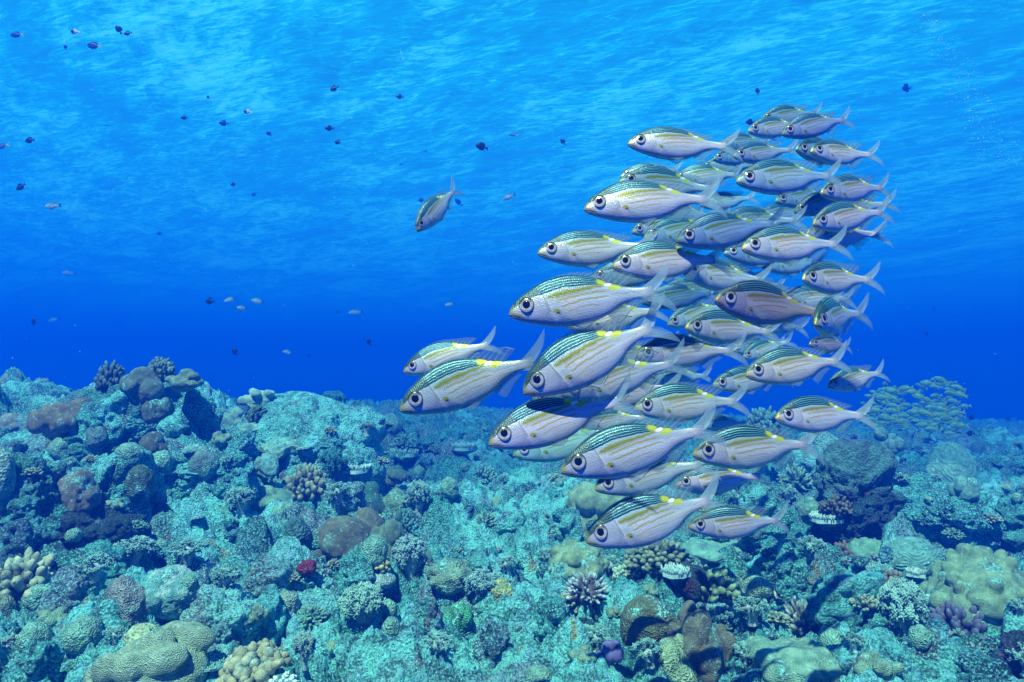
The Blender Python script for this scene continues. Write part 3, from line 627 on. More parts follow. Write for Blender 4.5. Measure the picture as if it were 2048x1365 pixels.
put('reef_rock', s_rock(75, 6, 1, (.02, .04, .045), (.05, .10, .10)), M_DIM, 1185, 1245, 130, 66, 'dark rock in shade beneath the white-tipped purplish coral', ROCK, d=3.25)
put('finger_coral', s_branch(76, (.24, .34, .26), (.5, .66, .52), 40, .22, .05, .16, 1.1), M_BRANCH, 1246, 1154, 42, 30, 'tiny cream finger coral beside the dark undercut rock', CORAL, d=3.4)
put('table_coral', s_table(77, (.10, .20, .24), WHITE), M_BRANCH, 1351, 1166, 54, 30, 'small blue-grey table coral with white tips before the wide finger coral', CORAL, d=3.35)
put('finger_coral', s_branch(78, (.10, .15, .08), (.22, .34, .18), 110, .20, .040, .26, 1.25), M_BRANCH, 1422, 1200, 112, 76, 'green-brown knobby finger coral below the broad plate coral', CORAL, d=3.3)
put('honeycomb_coral', s_dome(79, (.10, .125, .06), 6, .08), M_FINE, 1296, 1262, 112, 88, 'large dark olive honeycomb dome near the bottom of the view', CORAL, d=2.95)
put('lobed_coral', s_lobed(80, (.135, .14, .10), 30, .20, (.18, .34), 6), M_SMOOTH, 1395, 1345, 150, 160, 'brown lumpy coral sloping down behind the celled green coral', CORAL, d=2.85)
put('brain_coral', s_lobed(81, (.22, .32, .19), 6, .25, (.5, .8), 6), M_FINE, 1352, 1372, 96, 118, 'pale green celled coral at the bottom edge, below the olive honeycomb dome', CORAL, d=2.6)
put('purple_sponge', s_tube(82, (.13, .11, .27)), M_SOFT, 1217, 1322, 56, 42, 'purple sponge with an open mouth on a dark rock', 'sponge', d=2.7)
put('reef_rock', R_(83, 7), M_ROCKD, 1245, 1385, 190, 84, 'dark crusted rock under the purple sponge', ROCK, d=2.75)
put('dome_coral', s_dome(84, (.14, .28, .22)), M_FINE, 1078, 1365, 60, 42, 'low blue-green dome coral at the bottom edge of the view', CORAL, d=2.7)
# --- right side
put('dome_coral', s_lobed(85, (.21, .38, .27), 22, .12, (.2, .4), 6), M_SMOOTH, 1585, 1375, 185, 108, 'large pale green lumpy dome with white scars at the bottom edge', CORAL, d=2.6)
put('finger_coral', s_branch(86, (.12, .14, .10), (.42, .50, .44), 80, .26, .034, .18, 1.0), M_BRANCH, 1610, 1262, 84, 72, 'grey branching coral with pale tips above the large lumpy dome', CORAL, d=3.0)
put('fan_coral', s_fan(87, (.14, .16, .12), (.50, .62, .55)), M_FINE, 1570, 1205, 40, 46, 'small upright curved plate with a pale rim', CORAL, d=3.2)
put('finger_coral', s_branch(88, (.11, .085, .055), (.24, .20, .14), 120, .17, .040, .28, 1.2), M_BRANCH, 1698, 1132, 84, 56, 'rounded brown finger coral before the smooth green dome', CORAL, d=3.5)
put('dome_coral', s_dome(89, (.16, .36, .26), lump=.2), M_SMOOTH, 1738, 1128, 84, 66, 'smooth green dome coral behind the rounded brown finger coral', CORAL, d=3.75)
put('ridged_coral', s_ridged(90, (.15, .37, .31)), M_SMOOTH, 1826, 1134, 108, 72, 'turquoise dome coral with wavy ridges', CORAL, d=3.75)
put('lobed_coral', s_lobed(91, (.20, .32, .19), 60, .12, (.10, .2), 6), M_SMOOTH, 1965, 1240, 220, 172, 'very large olive mound of small round lobes by the edge of the view', CORAL, d=3.5, tilt=10)
put('finger_coral', s_branch(92, (.11, .10, .065), (.25, .25, .17), 45, .22, .06, .2, 1.25), M_BRANCH, 1788, 1176, 46, 42, 'small brown stubby coral below the turquoise ridged dome', CORAL, d=3.3)
put('table_coral', s_table(93, (.10, .20, .20), WHITE), M_BRANCH, 1832, 1164, 34, 24, 'tiny white-tipped coral beside the small brown stubby coral', CORAL, d=3.3)
put('soft_coral', s_soft(94, (.26, .33, .30), (.42, .50, .46), n=150), M_SOFT, 1808, 1282, 78, 84, 'pale branching soft coral in the middle of the right rubble', CORAL, d=2.95)
put('purple_coral', s_branch(95, (.03, .03, .06), (.14, .15, .24), 100, .22, .042, .24, 1.1), M_BRANCH, 1925, 1282, 116, 88, 'dark purple bushy coral below the olive mound of lobes', CORAL, d=2.9)
put('disc_coral', s_plate(96, (.17, .36, .29), 2), M_FINE, 1998, 1278, 62, 36, 'flat green disc coral beside the dark purple bushy coral', CORAL, d=2.95, lean=12)
put('table_coral', s_table(97, (.08, .17, .20), WHITE), M_BRANCH, 1652, 1058, 58, 30, 'white-tipped table coral at the foot of the dark boulder', CORAL, d=4.1)
put('finger_coral', s_branch(98, (.06, .15, .12), (.22, .40, .30), 90, .24, .032, .2), M_BRANCH, 1592, 972, 62, 46, 'blue-green branching coral before the dark boulder', CORAL, d=4.9)
put('finger_coral', s_branch(99, (.09, .08, .055), (.16, .16, .11), 100, .18, .038, .26, 1.2), M_BRANCH, 1672, 1024, 58, 42, 'dim brown finger coral in the shade of the dark boulder', CORAL, d=4.3)
put('boulder', s_rock(100, 7, 1.3, (.010, .028, .038), (.12, .38, .38)), M_DIM, 1712, 1085, 178, 220, 'massive dark boulder with a pale crusted crown rising from the right of the reef', ROCK, d=4.7)  # near-black sides stand in for shade; the crown is pale crust
put('flat_rock', R_(101, 6, .5, (.28, .5, .45)), M_CRUST, 1635, 890, 120, 36, 'pale flat-topped rock behind the lower rear fish', ROCK, d=7.0)
put('cauliflower_coral', s_branch(102, (.03, .10, .10), (.12, .30, .27), 120, .17, .04, .26, 1.1), M_BRANCH, 1525, 868, 66, 62, 'dark bushy coral on the skyline behind the lower school', CORAL, d=7.2)
put('ridged_coral', s_ridged(103, (.17, .38, .31)), M_SMOOTH, 1903, 965, 96, 98, 'far pale ridged coral head below the distant yellow school', CORAL, d=7.2)
put('dome_coral', s_dome(104, (.08, .19, .18)), M_FINE, 1957, 905, 26, 34, 'small dark knob coral behind the far ridged coral head', CORAL, d=8.5)
put('dome_coral', s_dome(105, (.08, .20, .18)), M_FINE, 1761, 872, 26, 22, 'round dark coral knob just behind the boulder crown', CORAL, d=6.2)
put('dome_coral', s_lobed(106, (.10, .24, .22), 6, .2, (.5, .8)), M_SMOOTH, 1783, 895, 46, 34, 'hazy lobed coral on the slope behind the boulder', CORAL, d=6.5)
put('reef_rock', R_(107, 6), M_CRUST, 1845, 1000, 130, 62, 'grey-blue crusted rock between the boulder and the far ridged coral head', ROCK, d=5.6)
put('reef_rock', R_(108, 7), M_CRUST, 1900, 1062, 190, 100, 'large blue-tinted rock on the slope above the turquoise ridged dome', ROCK, d=4.9)
put('reef_rock', R_(109, 6), M_CRUST, 2030, 965, 110, 84, 'far blue rock at the edge of the view on the falling slope', ROCK, d=7.2)
put('reef_rock', R_(110, 6), M_ROCKD, 2040, 1050, 80, 90, 'shadowed rock at the edge of the view above the olive mound', ROCK, d=4.8)
put('lobed_coral', s_lobed(111, (.14, .32, .28), 8, .3, (.4, .6)), M_SMOOTH, 1935, 990, 60, 44, 'hazy curved coral lobe in front of the far ridged coral head', CORAL, d=5.9)
put('reef_rock', R_(112, 6), M_CRUST, 1520, 1040, 110, 80, 'crusted rock behind the forked tail at the bottom of the school', ROCK, d=4.6)
put('lobed_coral', s_lobed(113, (.12, .27, .22), 6, .26, (.4, .7)), M_SMOOTH, 1625, 1030, 60, 44, 'teal lobed coral beside the dim brown finger coral', CORAL, d=4.5)
put('reef_rock', R_(114, 6), M_CRUST, 1560, 1130, 130, 66, 'grey-blue crusted rock beside the rounded brown finger coral', ROCK, d=3.7)
put('reef_rock', R_(115, 6), M_ROCKD, 1690, 1195, 150, 66, 'dim rubble rock below the rounded brown finger coral', ROCK, d=3.3)
put('reef_rock', R_(116, 6), M_CRUST, 1505, 1240, 80, 90, 'knobby blue-green rock beside the brown lumpy coral', ROCK, d=2.95)
put('reef_rock', R_(117, 6), M_CRUST, 1760, 1345, 170, 84, 'blue-green crusted rock near the bottom edge beside the large lumpy dome', ROCK, d=2.65)
put('reef_rock', s_rock(118, 6, 1, (.012, .03, .035), (.03, .06, .06)), M_DIM, 2030, 1365, 80, 110, 'rock painted black as shade in the bottom corner under the flat disc coral', ROCK, d=2.7)  # near-black colour stands for the shade of a dark hole
# --- bottom left
put('finger_coral', s_branch(119, (.22, .24, .13), (.44, .48, .32), 75, .20, .052, .24, 1.1), M_BRANCH, 40, 1185, 130, 92, 'cream stubby finger coral at the edge of the view by the dark hollow', CORAL, d=3.0)
put('dome_coral', s_dome(120, (.17, .24, .15)), M_FINE, 8, 1225, 40, 46, 'small olive dome coral under the cream finger coral', CORAL, d=2.9)
put('reef_rock', R_(121, 6, 1, (.26, .26, .38)), M_CRUST, 140, 1208, 130, 78, 'mauve crusted rock beside the cream finger coral', ROCK, d=3.1)
put('leather_coral', s_dome(122, (.20, .22, .20), lump=.25), M_FINE, 272, 1238, 76, 112, 'brown-grey speckled leathery coral leaning against a turquoise-patched boulder', CORAL, d=2.95, tilt=-22)
put('reef_rock', s_lobed(123, (.13, .33, .30), 6, .22, (.5, .9), 6, col2=(.34, .50, .46), fine=.03), M_SMOOTH, 335, 1222, 120, 100, 'boulder half covered in smooth turquoise tissue and white scars', ROCK, d=3.05, tilt=12)
put('reef_rock', R_(124, 7, .7, (.42, .56, .54)), M_CRUST, 425, 1268, 165, 104, 'pale bluish rounded boulder beside the turquoise-patched one', ROCK, d=2.9, tilt=10)
put('honeycomb_coral', s_dome(125, (.27, .35, .20)), M_BRAIN, 290, 1285, 72, 48, 'spotted honeycomb coral above the long tan coral', CORAL, d=2.72)
put('lobed_coral', s_lobed(126, (.27, .38, .26), 14, .28, (.3, .5), 6), M_SMOOTH, 310, 1375, 270, 128, 'long smooth tan coral snaking into the bottom edge of the view', CORAL, d=2.5, tilt=-24, depthr=.5)
put('reef_rock', R_(127, 6), M_CRUST, 399, 1325, 48, 74, 'small upright encrusted knob against the long tan coral', ROCK, d=2.45)
put('cauliflower_coral', s_branch(128, (.22, .22, .115), (.40, .40, .24), 55, .18, .075, .26, 1.25), M_BRANCH, 508, 1360, 130, 82, 'tan cauliflower coral with fat knobs at the bottom edge', CORAL, d=2.5)
put('finger_coral', s_branch(129, (.45, .55, .52), (.70, .85, .80), 45, .2, .05, .2, 1.1), M_BRANCH, 562, 1375, 66, 32, 'small white finger coral at the bottom edge beside the tan cauliflower coral', CORAL, d=2.45)
put('soft_coral', s_soft(130, (.28, .34, .28), (.42, .50, .42), (.26, .28, .27), 150), M_SOFT, 724, 1264, 84, 64, 'pale tree-like soft coral on a bare stalk in the rubble', CORAL, d=2.85)
put('soft_coral', s_soft(131, (.22, .28, .26), (.36, .44, .40)), M_SOFT, 262, 1130, 80, 38, 'grey-brown soft coral tuft at the lip of the dark hollow', CORAL, d=3.3)
put('green_coral', s_lobed(132, (.05, .30, .14), 8, .36, (.4, .65), 6, fine=.03, col2=(.08, .22, .12)), M_FINE, 912, 1268, 66, 76, 'bright green lobed coral in the rubble', CORAL, d=2.9)
put('purple_rock', R_(133, 6, 1, (.16, .12, .30)), M_ROCKD, 868, 1240, 46, 46, 'purple rock with ring-mouthed growths touching the bright green coral', ROCK, d=2.9)
put('soft_coral', s_soft(134, (.20, .25, .25), (.34, .41, .40), n=130), M_SOFT, 962, 1212, 72, 44, 'low grey soft coral bush below the honeycomb coral', CORAL, d=3.1)
put('reef_rock', R_(135, 6, .8, (.18, .17, .32)), M_CRUST, 985, 1262, 80, 34, 'flat purple-crusted rock beside the bright green coral', ROCK, d=2.85)
put('reef_rock', R_(136, 6), M_ROCKD, 535, 1232, 80, 66, 'shaded rock in the hollow under the pale mauve rock', ROCK, d=3.0)
put('soft_coral', s_soft(137, (.24, .28, .27), (.38, .43, .40), (.34, .44, .44)), M_SOFT, 607, 1335, 42, 48, 'small pink-grey soft coral with a white stalk near the bottom edge', CORAL, d=2.5)
put('dome_coral', s_dome(138, (.20, .30, .24)), M_FINE, 575, 1215, 46, 40, 'small pale celled coral at the mouth of the hollow', CORAL, d=2.95)
put('reef_rock', R_(139, 6), M_CRUST, 45, 1365, 120, 100, 'pale ridge of crusted rock in the bottom corner', ROCK, d=2.5, tilt=20)
put('reef_rock', R_(140, 6), M_CRUST, 1110, 1235, 110, 50, 'pale rubble rock carrying soft tufts before the purplish bush', ROCK, d=2.95)
put('brain_coral', s_dome(141, (.20, .33, .22)), M_FINE, 1510, 1180, 60, 40, 'small green celled coral above the knobby blue-green rock', CORAL, d=3.2)
put('soft_coral', s_soft(142, (.20, .27, .24), (.34, .42, .38)), M_SOFT, 480, 1030, 52, 40, 'grey tufted soft coral under the olive mushroom-shaped coral', CORAL, d=4.1)
settle()
# small coral heads dotted over the rest of the reef
LATER.clear()
def scatter():
    R = random.Random(31)
    kinds = [('cauliflower_coral', s_branch(201, (.05, .14, .11), (.20, .40, .30), 90, .17, .036, .27, 1.15), M_BRANCH, 'small dark green cauliflower coral, one of many dotted over the reef', .75),
             ('finger_coral', s_branch(202, (.12, .15, .09), (.34, .42, .28), 55, .24, .042, .18, 1.1), M_BRANCH, 'small tan finger coral, one of many dotted over the reef', .75),
             ('dome_coral', s_dome(203, (.15, .32, .24)), M_FINE, 'small green dome coral, one of many dotted over the reef', .65),
             ('lobed_coral', s_lobed(204, (.19, .32, .21), 9, .3, (.35, .6)), M_SMOOTH, 'small beige lobed coral, one of many dotted over the reef', .7),
             ('table_coral', s_table(205, (.10, .24, .22), (.42, .68, .60), 120), M_BRANCH, 'small pale-tipped table coral, one of many dotted over the reef', .4),
             ('soft_coral', s_soft(206, (.18, .26, .24), (.34, .46, .42), n=70, per=14), M_SOFT, 'small grey soft coral tuft, one of many dotted over the reef', .7)]
    meshes = []
    for nm, (V, Fs, C), mt, lab, hr in kinds:
        V = np.array(V); ext = np.percentile(V, 99.5, 0) - np.percentile(V, .5, 0); V = V / ext.max(); V[:, 2] -= .05
        me = np_mesh(nm, V, Fs, C); me.materials.append(mt); meshes.append(me)
    bpy.context.view_layer.update(); dg = bpy.context.evaluated_depsgraph_get(); org = Vector((0, 0, CAMZ)); spots = []
    for _ in range(900):
        row = 850 + 500 * R.random()**1.1; px = R.uniform(-20, 2070); p1 = Vector(Ppt(px, row, 1.0)); dr = (p1 - org)
        hit, loc, nor, _, ob, _ = SC.ray_cast(dg, org + dr * .5, dr.normalized())
        if not hit or ob.name.split('.')[0] not in ('reef_ground', 'reef_rock', 'slab_rock') or nor.z < .35 or (loc - org).length > 13: continue
        if 880 < px < 1130 and R.random() < .75: continue
        if any((loc - q).length < .20 for q in spots): continue
        spots.append(loc.copy())
        if len(spots) >= 150: break
    for loc in spots:
        k = R.choices(range(6), [5, 4, 4, 4, 2, 5])[0]; nm, _, _, lab, _ = kinds[k]
        o = bpy.data.objects.new(nm, meshes[k]); COL.objects.link(o); sz = R.uniform(.07, .17)
        o.location = loc - Vector((0, 0, .012 + (.22 * sz if k in (2, 3) else 0))); o.rotation_euler = (R.uniform(-.2, .2), R.uniform(-.2, .2), R.uniform(0, 6.28)); o.scale = (sz, sz * R.uniform(.85, 1.15), sz * R.uniform(.8, 1.1))
        tag(o, lab, CORAL, lab.split(', one')[0].replace('small', 'scattered small') + 's')
scatter()

# ------------------------------------------------------------ the schooling fish: one kind, five bends, copied
# side profile as fractions of the length from snout (0) to the fork of the tail (1)
PU = np.array([0, .012, .04, .07, .148, .224, .30, .377, .454, .53, .607, .684, .76, .837, .90, .95, 1.0])
PT = np.array([.004, .026, .062, .088, .128, .163, .184, .193, .190, .176, .150, .113, .080, .054, .040, .036, .034])
PB = np.array([-.006, -.020, -.040, -.054, -.083, -.106, -.125, -.136, -.140, -.136, -.122, -.096, -.058, -.037, -.032, -.033, -.034])
PW = np.array([.003, .014, .026, .034, .050, .060, .066, .068, .066, .060, .051, .040, .029, .019, .012, .007, .003])
def prof(u, P): 
    # smooth (cubic) interpolation
    u = np.asarray(u, float); h = np.diff(PU); s = np.diff(P) / h
    m = np.concatenate(([s[0]], (s[:-1] + s[1:]) / 2, [s[-1]]))
    k = np.clip(np.searchsorted(PU, u) - 1, 0, len(h) - 1); t = (u - PU[k]) / h[k]
    return ((2*t**3 - 3*t**2 + 1) * P[k] + (t**3 - 2*t**2 + t) * h[k] * m[k] + (-2*t**3 + 3*t**2) * P[k+1] + (t**3 - t**2) * h[k] * m[k+1])
def bend_fn(b):
    """bends the tail half sideways (towards -y for b > 0), keeping lengths"""
    s = np.linspace(0, 1.3, 400); phi = b * sstep(0.30, 1.05, s) * 1.1
    cx = np.concatenate(([0], np.cumsum(np.cos(phi[:-1]) * np.diff(s)))); cyy = np.concatenate(([0], np.cumsum(-np.sin(phi[:-1]) * np.diff(s))))
    def f(V):
        V = np.array(V, float); x = V[:, 0]; p = np.interp(x, s, phi)
        X = np.where(x < 0, x, np.interp(x, s, cx)) + V[:, 1] * np.sin(p); Y = np.interp(x, s, cyy) + V[:, 1] * np.cos(p)
        return np.column_stack((X, Y, V[:, 2]))
    return f

SILVER = np.array((.68, .71, .62))
def hh0(u, h): return h + .10 * (u - .45)**2   # rows of scales follow the body
def fish_paint(u, h, side, seed=0):
    """the body's markings from the place along (u) and up (h) the flank"""
    top = prof(u, PT); bot = prof(u, PB)
    p3 = np.column_stack((u * 40, h * 40, 0 * u + side * 3 + seed * 7.3))
    wob = 0.0022 * vnoise(p3 * (0.5, 0.5, 1)) + 0.0016 * vnoise(p3 * (1.6, .8, 1))
    c = np.tile(SILVER, (len(u), 1)) * (1 + .10 * vnoise(p3 * (.35, .5, 1)) + .06 * vnoise(p3 * (2.5, 2.5, 1)))[:, None]
    lf = vnoise(p3 * (.18, .30, 1) + 61); c = c * (1 + lf[:, None] * np.array((.12, -.02, -.06)))
    c = c * (1 + .16 * vnoise(p3 * (.12, 1.4, 1) + 33))[:, None]
    c = c * (1 + .10 * np.sin(hh0(u, h) * 2 * math.pi * 46) * (.6 + .4 * vnoise(p3 * (.5, .2, 1) + 13)))[:, None]
    hm = np.clip((h - bot) / np.maximum(top - bot, 1e-3), 0, 1)
    c = lerp(c, np.array((.40, .50, .55)), sstep(.48, .66, hm) * (1 - sstep(.80, .95, u)) * .75)     # steel blue between the golden lines
    c = lerp(c, np.array((.76, .74, .66)), np.exp(-((hm - .40) / .12)**2) * sstep(.3, .5, u) * .5)
    belly = sstep(.55, 1.0, np.clip((-h) / np.maximum(-bot, 1e-3), 0, 1))
    c = lerp(c, (.50, .52, .52), belly * .75)
    # dark back with pale broken lines that follow the back's curve
    bl = np.interp(u, [0, .05, .15, .22, .377, .53, .66, .78, 1.0], [.014, .038, .078, .084, .108, .104, .088, .058, .018])   # lower edge of the back
    hh = h + wob
    tb = (hh - bl) / np.maximum(top - bl, .004)
    back = sstep(-.06, .06, tb)
    fade = 1 - sstep(.72, .92, u) * .40
    headtop = 1 - sstep(.15, .24, u)
    bc = lerp(np.tile((.005, .030, .044), (len(u), 1)), (.028, .085, .085), headtop)
    bc = lerp(bc, (.10, .24, .26), sstep(.72, .85, u))
    c = lerp(c, bc, back * fade)
    n = 5.0
    ph = tb * n + .09 * vnoise(p3 * (.7, .3, 1))
    line = np.exp(-((ph - np.round(ph)) / .145)**2)
    beads = .88 + .12 * np.sin(u * 2 * math.pi * 70 + np.round(ph) * 2.1)
    lw = sstep(.17, .26, u) * (1 - sstep(.60, .655, u)) * (tb > -.08) * (tb < .98)
    strength = np.where(np.round(ph) == 0, 1.0, .80)
    c = lerp(c, (.17, .66, .78), np.clip(line * beads * lw * strength, 0, 1))
    # thick olive band below the back, then finer golden lines
    def stripe(c, u0, h0, u1, h1, wd, col, amt, bow=0.0):
        t = (u - u0) / (u1 - u0); hc = h0 + (h1 - h0) * t + bow * 4 * t * (1 - t)
        a = np.exp(-(((hh + wob) - hc) / wd)**2) * sstep(-.02, .08, t) * (1 - sstep(.85, 1.04, t))
        return lerp(c, col, np.clip(a * amt, 0, 1))
    gold = (.50, .36, .0); olive = (.26, .28, .0)
    wth = np.interp(u, [.24, .34, .46, .60, .7], [.009, .021, .017, .010, .004])
    c = stripe(c, .245, .058, .70, .080, wth, olive, 1.0, .012)
    c = stripe(c, .31, .026, .70, .046, .0062, gold, .9, .012)
    c = stripe(c, .34, -.012, .70, .010, .0056, gold, .85, .012)
    c = stripe(c, .38, -.050, .62, -.030, .0042, gold, .65, .008)
    c = stripe(c, .42, -.080, .60, -.062, .003, gold, .3, .006)
    c = stripe(c, .70, .022, .93, .010, .0018, (.10, .20, .22), .7)
    # the yellow saddle with its white spot
    def spot(c, cu, ch, ru, rh, col, amt=1.0):
        d = np.sqrt(((u - cu) / ru)**2 + ((h - ch) / rh)**2) + .10 * vnoise(p3 * .8)
        return lerp(c, col, (1 - sstep(.45, 1.12, d)) * amt)
    c = spot(c, .654, .116, .044, .030, (.56, .64, .02), .9)
    c = spot(c, .734, .064, .056, .026, (.56, .64, .02), .9)
    c = spot(c, .694, .088, .036, .014, (.95, 1, .95))
    # head: gill cover, cheek, lips
    head = 1 - sstep(.24, .28, u + h * .25)
    c = lerp(c, (.46, .49, .50), head * (1 - back) * .7)
    c = lerp(c, (.78, .78, .72), np.exp(-(((u - .165) / .05)**2 + ((h + .035) / .022)**2)) * .7)
    gu = .255 - .30 * (h - .03) + 1.5 * np.maximum(-.02 - h, 0) * -.3
    c = lerp(c, (.24, .25, .05), np.exp(-((u - gu) / .0042)**2) * (h < .082) * (h > -.03) * .75)
    c = lerp(c, (.86, .80, .80), np.exp(-((u - gu - .009) / .005)**2) * (h < .08) * (h > -.06) * .5)
    c = lerp(c, (.90, .92, 1.0), np.exp(-(((u - .11) / .035)**2 + ((h + .028 + .15 * (u - .11)) / .005)**2)) * .8)
    c = lerp(c, (.28, .30, .34), np.exp(-((u - .205 - .05 * np.cos((h + .01) * 22)) / .0035)**2) * (h < .06) * (h > -.075) * .6)
    lip = np.exp(-((h - (.012 - .55 * u)) / .008)**2) * (1 - sstep(.085, .10, u)); c = lerp(c, (.36, .30, .03), np.clip(lip, 0, 1) * .9)
    c = lerp(c, (.42, .38, .05), (1 - sstep(.015, .05, u)) * (h > .004) * .8)
    m = np.exp(-((h - (-.003 - .40 * u)) / .0036)**2) * (1 - sstep(.066, .078, u)); c = lerp(c, (.03, .04, .04), np.clip(m, 0, 1))
    # yellow root of the pectoral fin
    c = spot(c, .310, -.030, .028, .017, (.55, .52, .01)); c = spot(c, .320, -.043, .018, .008, (.14, .10, .02))
    # tail root turns to the fin's blue grey
    c = lerp(c, (.32, .42, .46), sstep(.93, .99, u) * .8)
    return np.clip(c, .005, 1)

def fish_body(bend, seed=0):
    nu, nv = 190, 280
    u = np.linspace(0, 1, nu); u = u * .985 + .015 * u**2
    h_ = nv // 2; q = (np.arange(h_) + .5) / h_ * 2 - 1; t1 = np.arcsin(q) * .72 + q * math.pi / 2 * .28   # denser where the back's lines run
    th = np.concatenate((t1, math.pi - t1))
    U, T = np.meshgrid(u, th, indexing='ij'); U = U.ravel(); T = T.ravel()
    top, bot, wd = prof(U, PT), prof(U, PB), prof(U, PW)
    mid = bot + (top - bot) * .46
    s, c = np.sin(T), np.cos(T)
    z = np.where(s > 0, mid + (top - mid) * s, mid + (mid - bot) * s)
    y = -wd * np.sign(c) * np.abs(c)**.92
    # mouth notch and gill-cover edge as real relief
    y = y + np.sign(y) * +.0016 * np.exp(-((U - (.262 - .25 * (z - .02))) / .010)**2) * (np.abs(s) < .8)
    z = z + 0
    V = np.column_stack((U, y, z))
    col = fish_paint(U, z, np.sign(c), seed)
    uv = np.column_stack((U, z))
    V = bend_fn(bend)(V)
    i = np.arange(nu * nv).reshape(nu, nv); j = np.roll(i, -1, axis=1)
    Fq = np.stack((i[:-1], i[1:], j[1:], j[:-1]), -1).reshape(-1, 4)
    a = len(V); V = np.vstack((V, V[i[0]].mean(0), V[i[-1]].mean(0))); col = np.vstack((col, col[i[0]].mean(0), col[i[-1]].mean(0))); uv = np.vstack((uv, uv[i[0]].mean(0), uv[i[-1]].mean(0)))
    t1 = np.column_stack((i[0], j[0], np.full(nv, a))); t2 = np.column_stack((j[-1], i[-1], np.full(nv, a + 1)))
    return np_mesh('fish_body', V, [Fq, t1, t2], col, uv)

def fin_sheet(outline_a, outline_b, n, m, thick, bend, ylean=0.0, wave=0.0, root_y=0.0, mirror=1, flare=1.0):
    """a rayed fin between two edge curves (root a, tip b): points (x, z); returned two-sided with a little thickness; uv: across rays, root to tip"""
    A = np.array(outline_a, float); B = np.array(outline_b, float)
    ta = np.linspace(0, 1, len(A)); tb = np.linspace(0, 1, len(B)); t = np.linspace(0, 1, n)
    a = np.column_stack([np.interp(t, ta, A[:, k]) for k in (0, 1)]); b = np.column_stack([np.interp(t, tb, B[:, k]) for k in (0, 1)])
    v = np.linspace(0, 1, m); Vs = []; UV = []
    for side in (-1, 1):
        P = a[:, None, :] * (1 - v)[None, :, None] + b[:, None, :] * v[None, :, None]
        th = side * thick * (1 - .85 * v)[None, :] * (1 + .5 * np.cos(t * 2 * math.pi * 14)[:, None])
        if flare != 1.0: P[..., 1] = a[:, None, 1] + (b[:, None, 1] - a[:, None, 1]) * v[None, :]**flare
        Y = root_y + ylean * v[None, :]**1.2 + wave * np.sin(v[None, :] * 2.2 + t[:, None] * 4) * v[None, :] + th
        Vs.append(np.stack((P[..., 0], Y * np.ones_like(P[..., 0]), P[..., 1]), -1).reshape(-1, 3))
        UV.append(np.stack((t[:, None] * np.ones((1, m)), np.ones((n, 1)) * v[None, :]), -1).reshape(-1, 2))
    V = np.vstack(Vs); V[:, 1] *= mirror; V = bend_fn(bend)(V)
    i = np.arange(n * m).reshape(n, m)
    f1 = np.stack((i[:-1, :-1], i[1:, :-1], i[1:, 1:], i[:-1, 1:]), -1).reshape(-1, 4); f2 = f1[:, ::-1] + n * m
    # close the rim
    rim = np.concatenate((i[0, :], i[1:, -1], i[-1, -2::-1], i[-2:0:-1, 0])); r2 = np.roll(rim, -1)
    f3 = np.column_stack((rim, r2, r2 + n * m, rim + n * m))
    return V, np.vstack((f1, f2, f3)), np.vstack(UV)

def fin_material(name, col, opac, rays=26.0, edge=(.06, .13, .15), edge_w=0.0):
    m, nt, out = new_mat(name); L = nt.links.new
    uvn = N(nt, 'ShaderNodeUVMap', uv_map='UVMap'); sep = N(nt, 'ShaderNodeSeparateXYZ'); L(uvn.outputs[0], sep.inputs[0])
    w1 = N(nt, 'ShaderNodeMath', operation='MULTIPLY', i_1=rays * 2 * math.pi); L(sep.outputs[0], w1.inputs[0])
    sn = N(nt, 'ShaderNodeMath', operation='SINE'); L(w1.outputs[0], sn.inputs[0])
    mr = N(nt, 'ShaderNodeMapRange'); mr.inputs[1].default_value = .2; mr.inputs[2].default_value = 1.0; L(sn.outputs[0], mr.inputs[0])   # rays 0..1
    # denser at the root and along the rays
    rt = ramp(nt, [(0.0, (1, 1, 1)), (0.22, (.80, .80, .80)), (1.0, (.30, .30, .30))]); L(sep.outputs[1], rt.inputs[0])
    al = N(nt, 'ShaderNodeMath', operation='MULTIPLY_ADD', i_1=.35, i_2=.72); L(mr.outputs[0], al.inputs[0])
    a2 = N(nt, 'ShaderNodeMath', operation='MULTIPLY'); L(al.outputs[0], a2.inputs[0]); L(rt.outputs[0], a2.inputs[1])
    a3 = N(nt, 'ShaderNodeMath', operation='MULTIPLY', i_1=opac, use_clamp=True); L(a2.outputs[0], a3.inputs[0])
    c = mixc(nt, col, tuple(min(1, x * 1.7) for x in col), mr.outputs[0])
    if edge_w:
        re = ramp(nt, [(1 - edge_w * 1.6, (0, 0, 0)), (1 - edge_w, (1, 1, 1))]); L(sep.outputs[1], re.inputs[0]); c = mixc(nt, c, edge, re.outputs[0])
        ae = N(nt, 'ShaderNodeMath', operation='MULTIPLY_ADD', i_1=.5, use_clamp=True); L(re.outputs[0], ae.inputs[0]); L(a3.outputs[0], ae.inputs[2]); a3 = ae
    b = N(nt, 'ShaderNodeBsdfPrincipled', i_Roughness=.45); L(c, b.inputs['Base Color'])
    tl = N(nt, 'ShaderNodeBsdfTranslucent'); L(c, tl.inputs['Color'])
    mx = N(nt, 'ShaderNodeMixShader', i_0=.45); L(b.outputs[0], mx.inputs[1]); L(tl.outputs[0], mx.inputs[2])
    tp = N(nt, 'ShaderNodeBsdfTransparent'); m2 = N(nt, 'ShaderNodeMixShader'); L(a3.outputs[0], m2.inputs[0]); L(tp.outputs[0], m2.inputs[1]); L(mx.outputs[0], m2.inputs[2])
    L(m2.outputs[0], out.inputs[0]); return m

